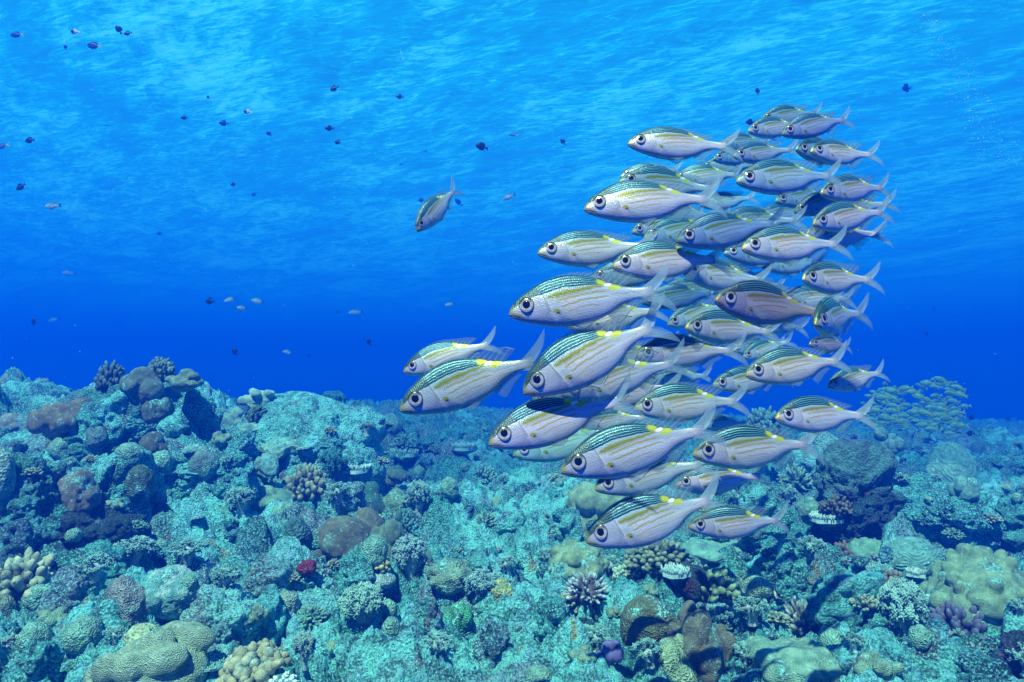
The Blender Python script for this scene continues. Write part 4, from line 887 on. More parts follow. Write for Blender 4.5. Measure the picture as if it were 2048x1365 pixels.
def body_material():
    m, nt, out = new_mat('silver_fish_skin'); L = nt.links.new
    at = N(nt, 'ShaderNodeAttribute', attribute_name='Col'); oi = N(nt, 'ShaderNodeObjectInfo')
    uvn = N(nt, 'ShaderNodeUVMap', uv_map='UVMap')
    mp = N(nt, 'ShaderNodeMapping'); mp.inputs['Scale'].default_value = (72, 104, 1); L(uvn.outputs[0], mp.inputs['Vector'])
    v = N(nt, 'ShaderNodeTexVoronoi', i_Scale=1.0, i_Randomness=.35); L(mp.outputs[0], v.inputs['Vector'])
    rv = ramp(nt, [(0.2, (1.06, 1.06, 1.06)), (0.75, (.78, .81, .84))]); L(v.outputs['Distance'], rv.inputs[0])
    c = mixc(nt, at.outputs['Color'], rv.outputs[0], .75, 'MULTIPLY')
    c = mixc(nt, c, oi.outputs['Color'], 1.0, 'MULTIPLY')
    b = N(nt, 'ShaderNodeBsdfPrincipled', i_Roughness=.30, i_Metallic=.38); L(c, b.inputs['Base Color'])
    nz = N(nt, 'ShaderNodeTexNoise', i_Scale=160.0, i_Detail=3.0); L(uvn.outputs[0], nz.inputs['Vector'])
    ad = N(nt, 'ShaderNodeMath', operation='MULTIPLY_ADD', i_1=-.8); L(v.outputs['Distance'], ad.inputs[0]); L(nz.outputs[0], ad.inputs[2])
    bp = N(nt, 'ShaderNodeBump', i_Strength=.30, i_Distance=.003); L(ad.outputs[0], bp.inputs['Height']); L(bp.outputs[0], b.inputs['Normal'])
    rr = N(nt, 'ShaderNodeMapRange'); rr.inputs[3].default_value = .24; rr.inputs[4].default_value = .48; L(nz.outputs[0], rr.inputs[0]); L(rr.outputs[0], b.inputs['Roughness'])
    L(b.outputs[0], out.inputs[0]); return m
def plain(name, col, rough=.5, metal=0.0, coat=0.0, noise=0.0):
    m, nt, out = new_mat(name); b = N(nt, 'ShaderNodeBsdfPrincipled', i_Roughness=rough, i_Metallic=metal)
    b.inputs['Coat Weight'].default_value = coat; b.inputs['Coat Roughness'].default_value = .05
    if noise:
        tc = N(nt, 'ShaderNodeTexCoord'); nz = N(nt, 'ShaderNodeTexNoise', i_Scale=noise, i_Detail=3.0); nt.links.new(tc.outputs['Object'], nz.inputs['Vector'])
        r = ramp(nt, [(.3, tuple(x * .65 for x in col)), (.7, tuple(min(1, x * 1.3) for x in col))]); nt.links.new(nz.outputs[0], r.inputs[0]); nt.links.new(r.outputs[0], b.inputs['Base Color'])
    else: b.inputs['Base Color'].default_value = (*col, 1)
    nt.links.new(b.outputs[0], out.inputs[0]); return m
M_BODY = body_material()
M_TAIL = fin_material('tail_fin', (.30, .44, .48), 1.0, 24)
M_FIN = fin_material('clear_fin', (.18, .30, .36), .62, 13, edge_w=.035)
M_PEC = fin_material('pectoral_fin', (.34, .46, .44), .16, 12)
def iris_material():
    m, nt, out = new_mat('fish_iris'); b = N(nt, 'ShaderNodeBsdfPrincipled', i_Roughness=.2, i_Metallic=.45); b.inputs['Coat Weight'].default_value = .5
    at = N(nt, 'ShaderNodeAttribute', attribute_name='Col'); nt.links.new(at.outputs['Color'], b.inputs['Base Color']); nt.links.new(b.outputs[0], out.inputs[0]); return m
M_IRIS = iris_material()
M_RIM = plain('fish_eye_rim', (.03, .06, .07), .4)
M_PUPIL = plain('fish_pupil', (.002, .002, .003), .06, 0, 1.0)

def eye_meshes(side):
    """socket rim and bulging iris disc; the pupil apart; centre of the eye at the origin facing -y * side"""
    def lens(r, bulge, y0, n=36, k=10, hole=0.0):
        V = [(0, -side * (y0 + bulge), 0)]; Fc = []
        for a in range(1, k + 1):
            q = a / k
            for t in range(n):
                w_ = 2 * math.pi * t / n; V.append((r * q * math.cos(w_), -side * (y0 + bulge * math.sqrt(max(0, 1 - q * q))), r * q * math.sin(w_)))
        q4 = []; t3 = []
        for t in range(n):
            t3.append((0, 1 + t, 1 + (t + 1) % n))
            for a in range(k - 1):
                o = 1 + a * n; q4.append((o + t, o + n + t, o + n + (t + 1) % n, o + (t + 1) % n))
        return np.array(V), [np.array(q4), np.array(t3)]
    V, Fq = lens(.047, .0085, -.002); an = np.arctan2(V[:, 2], V[:, 0]); rr_ = np.hypot(V[:, 0], V[:, 2]) / .047
    C = lerp(np.tile((.70, .66, .68), (len(V), 1)), np.array((.13, .18, .16)), sstep(-.3, .7, np.sin(an)))
    C = lerp(C, np.array((.60, .50, .16)), np.exp(-((rr_ - .68) / .07)**2) * .7); C = lerp(C, np.array((.10, .14, .16)), sstep(.86, .98, rr_)); C = C * (1 + .12 * np.sin(an * 5 + 1))[:, None]
    iris = np_mesh('iris', V, Fq, C)
    V, Fq = lens(.0265, .0050, .0042); pupil = np_mesh('pupil', V, Fq)
    # rim: torus
    n, k = 32, 8; t = np.linspace(0, 2 * math.pi, n, endpoint=False); s = np.linspace(0, 2 * math.pi, k, endpoint=False)
    Tm, Sm = np.meshgrid(t, s, indexing='ij'); rr = .0482 + .0032 * np.cos(Sm)
    V = np.stack((rr * np.cos(Tm), -side * (.0008 + .0045 * np.sin(Sm)), rr * np.sin(Tm)), -1).reshape(-1, 3)
    i = np.arange(n * k).reshape(n, k); a = np.roll(i, -1, 0); Fq = np.stack((i, a, np.roll(a, -1, 1), np.roll(i, -1, 1)), -1).reshape(-1, 4)
    rim = np_mesh('eye_rim', V, Fq)
    return iris, pupil, rim

EYES = {s: eye_meshes(s) for s in (1, -1)}
def variant(bend, seed, raise_):
    d = {'body': fish_body(bend, seed)}
    topc = lambda x: float(prof(x, PT)); botc = lambda x: float(prof(x, PB))
    # tail: two lobes around the fork
    ra = [(.905, .036), (.945, .022), (.955, 0), (.945, -.022), (.905, -.034)]
    tb = [(1.155, .182), (1.150, .152), (1.12, .090), (1.065, .035), (1.015, 0.0), (1.065, -.035), (1.115, -.088), (1.142, -.144), (1.150, -.174)]
    d['tail_fin'] = np_mesh('tail_fin', *_xyzuv(fin_sheet(ra, tb, 61, 12, .004, bend, wave=.012, flare=1.4)))
    xs = np.linspace(.30, .80, 12)
    d['dorsal_fin'] = np_mesh('dorsal_fin', *_xyzuv(fin_sheet([(x, topc(x) - .006) for x in xs],
        [(x + .03 + .08 * k / 11, topc(x) + hgt * raise_) for k, (x, hgt) in enumerate(zip(xs, [.006, .010, .013, .014, .014, .013, .014, .022, .040, .058, .066, .050]))], 60, 8, .003, bend)))
    xs = np.linspace(.66, .83, 8)
    d['anal_fin'] = np_mesh('anal_fin', *_xyzuv(fin_sheet([(x, botc(x) + .006) for x in xs],
        [(x + .05 + .02 * k / 7, botc(x) - hgt) for k, (x, hgt) in enumerate(zip(xs, [.055, .072, .070, .058, .045, .036, .030, .022]))], 40, 8, .003, bend)))
    for sd_ in (1, -1):
        d['pelvic_fin', sd_] = np_mesh('pelvic_fin', *_xyzuv(fin_sheet([(.40, botc(.40) + .012), (.43, botc(.43) + .010)],
            [(.50, botc(.5) - .030), (.545, botc(.55) - .012), (.56, botc(.56) + .004)], 24, 8, .003, bend, ylean=-.02, root_y=-.022, mirror=sd_)))
        d['pectoral_fin', sd_] = np_mesh('pectoral_fin', *_xyzuv(fin_sheet([(.310, -.022), (.318, -.042)],
            [(.455, -.035), (.475, -.062), (.445, -.095), (.40, -.105)], 24, 10, .0025, bend, ylean=-.028, root_y=-.066, mirror=sd_)))
    return d
def _xyzuv(t): return (t[0], t[1], None, t[2])
VAR = {}
# bend, marking seed, how far the dorsal fin stands up
BENDS = {'s': (.05, 0, 1), 't': (.14, 1, .35), 'u': (-.08, 2, .7), 'n': (-.22, 3, 1), 'f': (.28, 4, .5), 'g': (.36, 5, 1.2), 'F': (.60, 6, 1), 'N': (-.50, 7, 1.2)}

def make_fish(key):
    d = VAR.setdefault(key, None) or VAR.__setitem__(key, variant(*BENDS[key])) or VAR[key]
    root = bpy.data.objects.new('striped_fish', None); COL.objects.link(root); root.empty_display_size = .05
    link('body', d['body'], M_BODY, root)
    link('tail_fin', d['tail_fin'], M_TAIL, root); link('dorsal_fin', d['dorsal_fin'], M_FIN, root); link('anal_fin', d['anal_fin'], M_FIN, root)
    for s in (1, -1):
        link('pelvic_fin', d['pelvic_fin', s], M_FIN, root); link('pectoral_fin', d['pectoral_fin', s], M_PEC, root)
        e = link('eye', EYES[s][0], M_IRIS, root); e.location = (.121, -s * .0415, .040); e.rotation_euler = (s * rad(-9), 0, s * rad(-13))
        link('pupil', EYES[s][1], M_PUPIL, e); link('eye_rim', EYES[s][2], M_RIM, e)
    return root
def copy_tree(o, parent=None):
    c = o.copy(); COL.objects.link(c); c.parent = parent
    if parent is not None: c.matrix_parent_inverse = o.matrix_parent_inverse
    for ch in [x for x in o.children]: copy_tree(ch, c)
    return c

PROTO = {}
def place_fish(sx, sy, tx, ty, yaw, key, size, label, tint=(1, 1, 1), roll=0.0, tall=1.0):
    """snout and tail fork where they show, yaw towards the viewer in degrees, true length in metres"""
    Lg = size; dz = math.sin(rad(yaw)) * Lg
    lo, hi = .3, 12.0
    for _ in range(50):
        d = (lo + hi) / 2
        L_ = np.linalg.norm(Ppt(tx, ty, d + dz) - Ppt(sx, sy, d))
        if L_ > Lg: hi = d
        else: lo = d
    a = Ppt(sx, sy, d); b = Ppt(tx, ty, d + dz)
    X = Vector(b - a).normalized(); up = Vector((0, 0, 1)); Y = up.cross(X).normalized(); Z = X.cross(Y)
    R = Matrix((X, Y, Z)).transposed() @ Matrix.Rotation(rad(roll), 3, 'X')
    if key not in PROTO: o = PROTO[key] = make_fish(key)
    else: o = copy_tree(PROTO[key])
    # the tail's bend swings the fork aside: aim so that the fork lands on its mark
    bx = bend_fn(BENDS[key][0])([(1.0, 0, 0)])[0]; ang = math.atan2(bx[1], bx[0]); R = R @ Matrix.Rotation(-ang, 3, 'Z')
    S = Lg / math.hypot(bx[0], bx[1])
    o.matrix_world = Matrix.Translation(Vector(a)) @ R.to_4x4() @ Matrix.Diagonal((S, S, S * tall, 1))
    for ch in o.children:
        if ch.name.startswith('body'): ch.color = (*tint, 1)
    tag(o, label, 'fish', 'school of silver striped fish')
    return o

# snout x y, fork x y, yaw, bend, length, label, tint; teal and blue tints paint shade into the body
SCHOOL = [
 (1018, 630, 1306, 583, 6, 's', .25, 'large fish with its snout furthest ahead of the main block at mid height', (1, 1, 1)),
 (1047, 788, 1303, 655, 8, 'n', .25, 'large steep nose-down fish with raised tail, just below the level leader', (1.08, 1, .98)),
 (800, 822, 1066, 724, 4, 'F', .25, 'largest fish of the leading pair, nose low over the reef, tail curved', (.92, 1.02, .92)),
 (807, 745, 976, 690, 5, 's', .26, 'smaller fish of the leading pair, swimming just above its big companion', (.95, 1, 1)),
 (978, 890, 1237, 803, 8, 's', .233, 'lilac-flanked fish low at the front, between two big nose-down fish', (.98, .90, 1.08)),
 (1122, 945, 1407, 860, 8, 's', .25, 'large pale-flanked fish over the beige lobed coral, nose over the reef, low in the school', (1, 1, 1)),
 (1190, 980, 1402, 930, 6, 's', .25, 'shaded olive-striped fish tucked under the large fish above the beige lobed coral', (.78, .9, .92)),
 (1172, 1085, 1420, 1000, 8, 'n', .25, 'lowest large fish of the school, nose down beside the dark branching coral', (.92, .95, 1.02)),
 (1376, 1055, 1556, 1041, 6, 's', .165, 'slim fish at the bottom edge of the school above the pale plate coral', (1, .98, .96)),
 (1350, 972, 1520, 953, 6, 's', .25, 'small pinkish fish near the bottom of the school, crossed by a tail', (1.06, .95, .98)),
 (1385, 911, 1615, 889, 8, 's', .26, 'golden-striped fish low in the school, forked tail spread before the dark boulder', (1.03, 1, .95)),
 (1551, 838, 1726, 831, 14, 's', .20, 'bright silver fish swimming apart just above the dark boulder', (1.08, 1.04, 1.05)),
 (1656, 775, 1759, 746, 16, 's', .22, 'smallest lone fish behind the school, near the distant yellow school', (1, 1.02, .92)),
 (1491, 752, 1676, 722, 10, 's', .25, 'warm-toned fish with golden stripes at the lower rear of the school', (1.10, 1, .92)),
 (1425, 773, 1565, 752, 14, 's', .25, 'fish half hidden behind the warm-toned golden fish at the lower rear', (.85, .98, 1)),
 (1268, 819, 1472, 803, 6, 's', .25, 'pale fish with a greenish gold band, fins above the big fish over the beige coral', (.95, 1.02, .98)),
 (1270, 714, 1466, 702, 8, 'f', .25, 'grey-mauve fish with its head hidden behind a raised tail, lower middle of the school', (.88, .88, .98)),
 (1370, 657, 1541, 664, 12, 's', .25, 'bright-cheeked fish directly under the dark mauve fish', (1.04, 1.03, 1.02)),
 (1429, 602, 1646, 626, 10, 's', .25, 'dark mauve fish with shadowed back, nose up, at the middle rear of the school', (.62, .52, .62)),
 (1483, 499, 1673, 488, 12, 's', .25, 'bright white-cheeked fish with big eye in the upper rear of the school', (1.12, 1.06, 1.08)),
 (1605, 560, 1741, 559, 22, 'f', .25, 'deep-bodied fish at the rear edge beside open water, with golden lips and fanned tail', (1.04, 1, .94)),
 (1560, 602, 1694, 598, 10, 's', .26, 'fish whose striped back shows above the dark mauve fish', (.8, .98, .98)),
 (1630, 650, 1722, 627, 42, 'f', .24, 'fish turned half towards the viewer behind the dark mauve tail', (.85, 1, 1)),
 (1618, 690, 1694, 692, 28, 's', .24, 'small dusky violet fish in the gap at the rear, above the warm-toned golden fish', (.66, .60, .72)),
 (1520, 533, 1642, 524, 16, 's', .25, 'teal-shaded fish beneath the bright white-cheeked fish', (.45, .85, .95)),
 (1447, 508, 1582, 518, 14, 's', .26, 'blue-shaded fish behind the snout of the bright white-cheeked fish', (.35, .65, .95)),
 (1352, 484, 1548, 448, 10, 's', .25, 'shaded blue-flanked fish with a white cheek patch in the upper school', (.42, .66, .95)),
 (1224, 535, 1430, 519, 8, 's', .25, 'pinkish silver fish with tail across the middle, just above the level leader', (1.10, .98, 1.02)),
 (1075, 508, 1292, 492, 6, 'f', .28, 'pale fish at the front of the upper school, rear half in shadow', (.95, 1.02, 1.02)),
 (1263, 466, 1392, 442, 8, 's', .27, 'small green-backed fish peeping out behind two others, under the long silver fish', (.75, 1, 1)),
 (1287, 478, 1442, 449, 8, 's', .26, 'teal fish with half-hidden eye just in front of the blue-flanked shaded fish', (.5, .88, .95)),
 (1366, 546, 1522, 560, 20, 'f', .26, 'silver-faced fish below the pinkish fish, its body running into the blue centre', (.85, 1, 1.02)),
 (1180, 560, 1342, 543, 5, 's', .26, 'fish seen only as a dark striped back above the level leader', (.5, .75, .8)),
 (1133, 654, 1312, 622, 6, 's', .26, 'fish peeping from between the level leader and the steep nose-down fish', (.95, 1.02, .95)),
 (1160, 748, 1342, 699, 6, 's', .26, 'fish behind the steep nose-down fish, only its silver rear and yellow spot showing', (1, .97, 1)),
 (1122, 792, 1346, 728, 6, 's', .25, 'fish under the steep nose-down fish, long pale flank showing', (.98, 1, 1)),
 (1155, 802, 1342, 776, 8, 's', .26, 'fish with a bright eye looking out behind the lilac fish tail', (.9, .85, .95)),
 (1064, 802, 1232, 772, 6, 's', .27, 'fish hidden above the lilac fish with only lips and eye showing', (.7, 1, .98)),
 (1026, 912, 1222, 864, 6, 's', .26, 'turquoise-shaded fish under the lilac fish, close over the reef', (.5, 1, .92)),
 (1150, 852, 1292, 836, 6, 's', .26, 'fish behind the lilac tail, pale middle crossed by fins', (.9, .98, 1.02)),
 (1392, 848, 1490, 848, 8, 's', .24, 'small blue-green fish behind a raised tail in the lower school', (.4, .78, .9)),
 (1255, 289, 1453, 292, 6, 's', .25, 'pale smooth-flanked fish at the top front of the school, alone in its row', (1, .98, 1.02)),
 (1168, 420, 1414, 398, 6, 's', .25, 'long silver fish below the top front fish, snout furthest ahead in the upper school', (1.06, 1.0, 1.04)),
 (1237, 366, 1422, 378, 6, 'f', .26, 'fish whose ribbed green back shows just above the long silver fish', (.6, .9, .95)),
 (1240, 355, 1352, 341, 6, 's', .25, 'small pale-green fish behind the ribbed green back, snout just showing', (.7, 1, .95)),
 (1345, 362, 1472, 350, 6, 's', .25, 'fish with a high striped back between the two long upper fish', (.7, 1, 1)),
 (1522, 242, 1632, 228, 10, 's', .25, 'topmost fish of the school, dark backed, behind the top pair', (.55, .85, .9)),
 (1496, 264, 1604, 251, 12, 's', .24, 'front fish of the top pair, silver face near a small blue fish', (.85, 1, 1)),
 (1563, 270, 1689, 240, 10, 's', .25, 'rear fish of the top pair with slender blue flank and white forked tail', (.6, .72, .98)),
 (1467, 314, 1583, 299, 14, 's', .25, 'blue-bellied fish beneath the top pair', (.62, .80, 1)),
 (1621, 304, 1743, 309, 18, 'f', .25, 'white-cheeked fish at the top rear, tail over open blue water', (1, 1, 1)),
 (1591, 300, 1692, 318, 26, 's', .25, 'fish half hidden behind the white-cheeked fish at the top rear', (.42, .78, .95)),
 (1472, 365, 1662, 352, 12, 's', .25, 'large teal-flanked fish in the upper middle with a bright face', (.62, .86, 1)),
 (1641, 388, 1764, 376, 20, 's', .25, 'round-bodied silver fish at the upper rear edge of the school', (1.05, .98, 1)),
 (1626, 450, 1763, 424, 16, 's', .25, 'brightest pinkish fish at the rear edge, below the round-bodied silver fish', (1.14, 1.03, 1.05)),
 (1650, 432, 1776, 407, 12, 's', .27, 'fish behind the brightest pinkish fish, only its tail and yellow spot showing', (.8, .95, 1)),
 (1550, 404, 1662, 391, 16, 's', .26, 'small blue-faced fish under the large teal-flanked fish', (.40, .75, .98)),
 (1588, 426, 1702, 396, 14, 's', .25, 'dark shaded fish with blue-ringed eye in front of the pinkish rear fish', (.28, .5, .62)),
 (1612, 470, 1756, 468, 16, 's', .26, 'crumpled pink-faced fish under the brightest pinkish fish, tail over open water', (1, .9, 1)),
 (1426, 320, 1522, 309, 16, 's', .26, 'small dark teal fish behind the tail of the top front fish', (.32, .72, .9)),
 (1440, 290, 1534, 284, 8, 's', .26, 'fish showing only a dark hump of back under the topmost group', (.4, .75, .85)),
 (1400, 412, 1502, 396, 8, 's', .27, 'blue-green fish mostly hidden behind the large tail in the upper middle', (.55, .92, 1)),
 (1440, 446, 1592, 441, 6, 'f', .27, 'fish with raised dark fin behind the shaded blue-flanked fish', (.5, .8, .92)),
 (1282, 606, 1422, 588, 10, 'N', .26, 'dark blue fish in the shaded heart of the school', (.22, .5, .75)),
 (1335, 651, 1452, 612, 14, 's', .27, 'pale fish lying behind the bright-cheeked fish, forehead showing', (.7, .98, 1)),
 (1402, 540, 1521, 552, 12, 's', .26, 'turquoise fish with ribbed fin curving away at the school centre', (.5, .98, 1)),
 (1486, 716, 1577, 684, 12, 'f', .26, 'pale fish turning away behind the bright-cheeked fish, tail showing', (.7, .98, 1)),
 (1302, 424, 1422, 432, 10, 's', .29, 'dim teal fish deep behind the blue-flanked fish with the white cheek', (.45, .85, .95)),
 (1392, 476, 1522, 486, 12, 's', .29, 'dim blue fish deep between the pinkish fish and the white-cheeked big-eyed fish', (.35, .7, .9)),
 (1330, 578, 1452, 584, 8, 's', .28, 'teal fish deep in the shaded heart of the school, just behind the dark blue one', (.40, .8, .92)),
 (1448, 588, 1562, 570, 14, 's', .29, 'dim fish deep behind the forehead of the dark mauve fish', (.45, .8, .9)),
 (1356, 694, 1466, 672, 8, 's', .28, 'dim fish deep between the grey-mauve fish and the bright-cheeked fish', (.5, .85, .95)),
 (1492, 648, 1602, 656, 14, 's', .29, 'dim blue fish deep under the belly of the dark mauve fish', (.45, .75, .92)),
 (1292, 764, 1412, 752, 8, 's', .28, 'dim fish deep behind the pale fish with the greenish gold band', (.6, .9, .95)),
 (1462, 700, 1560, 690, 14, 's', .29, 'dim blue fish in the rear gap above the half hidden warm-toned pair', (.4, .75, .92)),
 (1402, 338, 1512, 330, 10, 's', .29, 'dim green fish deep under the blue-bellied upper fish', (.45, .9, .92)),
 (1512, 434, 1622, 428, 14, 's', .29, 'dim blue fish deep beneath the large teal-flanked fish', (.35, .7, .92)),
 (833, 463, 908, 382, 36, 'u', .25, 'lone fish diving towards the viewer in open water ahead of the school', (.85, .92, .95)),
]
RF = random.Random(21)
for row in SCHOOL:
    sx, sy, tx, ty, yaw, key, size, label, tint = row
    lone = label.startswith('lone')
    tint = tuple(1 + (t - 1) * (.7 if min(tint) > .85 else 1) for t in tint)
    if key == 's': key = RF.choice('sstuung')
    elif key == 'f': key = RF.choice('fg')
    place_fish(sx, sy, tx, ty, yaw, key, size, label, tint, roll=(-6 if lone else RF.uniform(-6, 5)), tall=RF.uniform(1.0, 1.12))

# ------------------------------------------------------------ loose cover of the reef floor
def build_cover():
    R = np.random.RandomState(77)
    # rubble: small crusted lumps, far past counting
    n = 3000; r = np.exp(R.uniform(math.log(1.9), math.log(11), n)); a = R.uniform(rad(-46), rad(46), n)
    P = np.column_stack((r * np.sin(a), r * np.cos(a))); z = ground(P[:, 0], P[:, 1])
    V0, F0 = ico(3); m = len(V0); sz = R.uniform(.018, .06, n) * (1 + .4 * (R.uniform(size=n) > .9)) * np.interp(r, [2, 10], [.8, 1.6])
    D = np.tile(V0, (n, 1)); off = np.repeat(R.uniform(0, 200, (n, 3)), m, 0)
    rr = 1 + .45 * fbm(D * 1.6 + off, 2) + .16 * vnoise(D * 5 + off)
    sc = np.repeat(sz[:, None] * R.uniform(.7, 1.3, (n, 3)) * (1, 1, .8), m, 0)
    V = D * rr[:, None] * sc + np.repeat(np.column_stack((P, z + sz * .35)), m, 0)
    c = PAL[np.searchsorted(PALC, R.uniform(0, .999, n))] * R.uniform(.6, 1.25, (n, 1))
    Fc = (F0[None] + (np.arange(n) * m)[:, None, None]).reshape(-1, 3)
    tag(link('coral_rubble', np_mesh('coral_rubble', V, Fc, np.repeat(c, m, 0)), M_CRUST), 'small crusted coral rubble strewn over the reef floor', 'rubble', kind='stuff')
    # turf of soft polyps and weed
    n = 3000; per = 18; r = np.exp(R.uniform(math.log(1.9), math.log(8), n)); a = R.uniform(rad(-46), rad(46), n)
    # grow in drifts
    P = np.column_stack((r * np.sin(a), r * np.cos(a))); keep = fbm(np.column_stack((P * 1.6, 0 * r)) + 300, 2) > -.12; P = P[keep]; r = r[keep]; n = len(P)
    z = ground(P[:, 0], P[:, 1]); s = R.uniform(.022, .05, n)
    O = np.repeat(np.column_stack((P, z + .015)), per, 0); dirs = tuft(n * per, R, up=.7) * np.repeat(s, per)[:, None]
    cc = np.array([(.10, .20, .17), (.17, .25, .22), (.20, .24, .25), (.08, .16, .12), (.20, .30, .22)])[R.randint(0, 5, n)]
    V, Fs, C = spikes(O, dirs, np.repeat(s, per) * .16, (.1, .1, .1), (.1, .1, .1)); C = np.repeat(cc, per * 7, 0) * np.tile(np.array([.6] * 3 + [1.25] * 4), n * per)[:, None]
    tag(link('soft_coral_turf', np_mesh('soft_coral_turf', V, Fs, C), M_SOFT), 'short turf of soft polyps growing over the rubble', 'ground cover', kind='stuff')
build_cover()

# ------------------------------------------------------------ small fish
def small_fish(depth, width, paint, tail=.16, fork=.08, fin=.10, tailpart=.80, filament=0.0):
    """one little fish, snout at -0.5, tail at +0.5, single mesh: body, fins and tail"""
    nu, nv = 40, 20; u = np.linspace(0, 1, nu)
    hgt = depth / 2 * np.interp(u, [0, .06, .2, .42, .65, .82, .93, 1], [.05, .42, .82, 1.0, .82, .38, .22, .20]); wd = width / 2 * np.interp(u, [0, .1, .35, .7, 1], [.1, .7, 1, .6, .12])
    th = np.linspace(0, 2 * math.pi, nv, endpoint=False); x = -.5 + u * tailpart
    V = np.stack((np.repeat(x[:, None], nv, 1), wd[:, None] * np.cos(th), hgt[:, None] * np.sin(th)), -1).reshape(-1, 3)
    i = np.arange(nu * nv).reshape(nu, nv); j = np.roll(i, -1, 1); Fs = [np.stack((i[:-1], i[1:], j[1:], j[:-1]), -1).reshape(-1, 4), ]
    C = paint(np.repeat(u, nv), np.tile(np.sin(th), nu)); parts = [(V, Fs, C)]
    xt = -.5 + tailpart * .97
    def sheet(root, tip, colr, th_=.006):
        n = len(root); m_ = 5; s = np.linspace(0, 1, m_); A = np.array(root, float); B = np.array(tip, float); Q = A[:, None] * (1 - s)[None, :, None] + B[:, None] * s[None, :, None]
        Vs = [np.stack((Q[..., 0], np.full(Q.shape[:2], sg * th_) * (1 - .8 * s)[None], Q[..., 1]), -1).reshape(-1, 3) for sg in (-1, 1)]
        k = np.arange(n * m_).reshape(n, m_); f = np.stack((k[:-1, :-1], k[1:, :-1], k[1:, 1:], k[:-1, 1:]), -1).reshape(-1, 4)
        return np.vstack(Vs), [np.vstack((f, f[:, ::-1] + n * m_))], np.tile(colr, (2 * n * m_, 1))
    ct = paint(np.array([1.05]), np.array([0.]))[0]; cf = paint(np.array([.55]), np.array([1.1]))[0]; h0 = depth / 2 * .2
    parts.append(sheet([(xt, h0), (xt + .01, h0 * .4), (xt + .012, 0), (xt + .01, -h0 * .4), (xt, -h0)], [(.5 + filament, tail), (.5 - fork * .35, tail * .55), (.5 - fork, 0), (.5 - fork * .35, -tail * .55), (.5 + filament, -tail)], ct))
    xs = np.linspace(.25, .86, 7); zz = depth / 2 * np.interp(xs, [0, .06, .2, .42, .65, .82, .93, 1], [.05, .42, .82, 1.0, .82, .38, .22, .20])
    parts.append(sheet([(-.5 + q * tailpart, z_ * .92) for q, z_ in zip(xs, zz)], [(-.5 + q * tailpart + .05, z_ + fin * f_) for q, z_, f_ in zip(xs, zz, [.3, .9, 1.0, 1.1, 1.3, 1.5, .7])], cf))
    xs = np.linspace(.52, .86, 5); zz = depth / 2 * np.interp(xs, [0, .06, .2, .42, .65, .82, .93, 1], [.05, .42, .82, 1.0, .82, .38, .22, .20])
    parts.append(sheet([(-.5 + q * tailpart, -z_ * .92) for q, z_ in zip(xs, zz)], [(-.5 + q * tailpart + .05, -z_ - fin * f_) for q, z_, f_ in zip(xs, zz, [.3, .8, 1, 1.1, .5])], cf))
    parts.append(sheet([(-.2, -depth * .42), (-.14, -depth * .44)], [(-.1, -depth * .5 - fin * .9), (-.02, -depth * .46 - fin * .3)], cf))
    return join(*parts)
def flat(c, tailc=None, eye=True):
    def f(u, s):
        C = np.tile(np.array(c, float), (len(u), 1)) * (1.15 - .25 * s)[:, None]
        if tailc is not None: C = lerp(C, np.array(tailc, float), sstep(.86, 1.0, u))
        if eye: C = lerp(C, np.array((.01, .01, .01)), ((np.abs(u - .14) < .03) & (np.abs(s - .25) < .3)).astype(float))
        return np.clip(C, .003, 1)
    return f
def bicolor(u, s): return lerp(np.tile((.02, .02, .03), (len(u), 1)), np.array((.75, .72, .66)), sstep(.42, .5, u))
def pale_p(u, s):
    C = lerp(np.tile((.50, .60, .55), (len(u), 1)), np.array((.18, .30, .30)), sstep(.2, .9, s)); C = lerp(C, np.array((.10, .16, .18)), .5 * (np.sin(u * 32) > .55) * (s > -.2)); return lerp(C, np.array((.03, .05, .07)), sstep(.95, 1.02, u))
def angel_p(u, s): return lerp(lerp(np.tile((.02, .03, .30), (len(u), 1)), np.array((.55, .22, .02)), sstep(.28, .34, u)), np.array((.75, .72, .20)), sstep(.42, .5, u))
def yellow_p(u, s):
    C = lerp(np.tile((.13, .36, .12), (len(u), 1)), np.array((.12, .38, .33)), sstep(-.1, -.7, s)); C = lerp(C, np.array((.18, .36, .42)), .7 * (np.abs(np.sin(s * 6)) > .88)); return lerp(C, np.array((.30, .40, .03)), sstep(.8, .95, u))
M_SMALL = coral_material('small_fish_skin', polyp=0.0, bump=0.05, spots=0.0, rough=.4, dead=0.0, tone=False)
KIND = {
 'dam': ('damselfish', 'fish', small_fish(.50, .20, flat((.012, .018, .035)), .17, .07, .10), .085),
 'sur': ('surgeonfish', 'fish', small_fish(.42, .14, flat((.03, .05, .09), (.45, .45, .12)), .15, .07, .06), .16),
 'pal': ('pale_fish', 'fish', small_fish(.32, .13, pale_p, .14, .09, .07, .82), .19),
 'bic': ('two_tone_fish', 'fish', small_fish(.52, .18, bicolor, .16, .06, .10), .085),
 'tri': ('triggerfish', 'fish', small_fish(.50, .18, flat((.008, .012, .03)), .20, .12, .14, .76, .10), .20),
 'yel': ('yellowtail_fish', 'fish', small_fish(.26, .12, flat((.10, .20, .24), (.60, .58, .08)), .15, .10, .05, .80), .22),
 'ang': ('angelfish', 'fish', small_fish(.62, .16, angel_p, .16, .03, .12), .24),
 'gru': ('dark_reef_fish', 'fish', small_fish(.36, .18, flat((.02, .03, .03)), .12, .02, .08), .24),
 'sch': ('yellow_fish', 'fish', small_fish(.36, .14, yellow_p, .15, .09, .06), .17),
}
SMALL_ME = {k: np_mesh(v[0], *v[2]) for k, v in KIND.items()}
for me in SMALL_ME.values(): me.materials.append(M_SMALL)
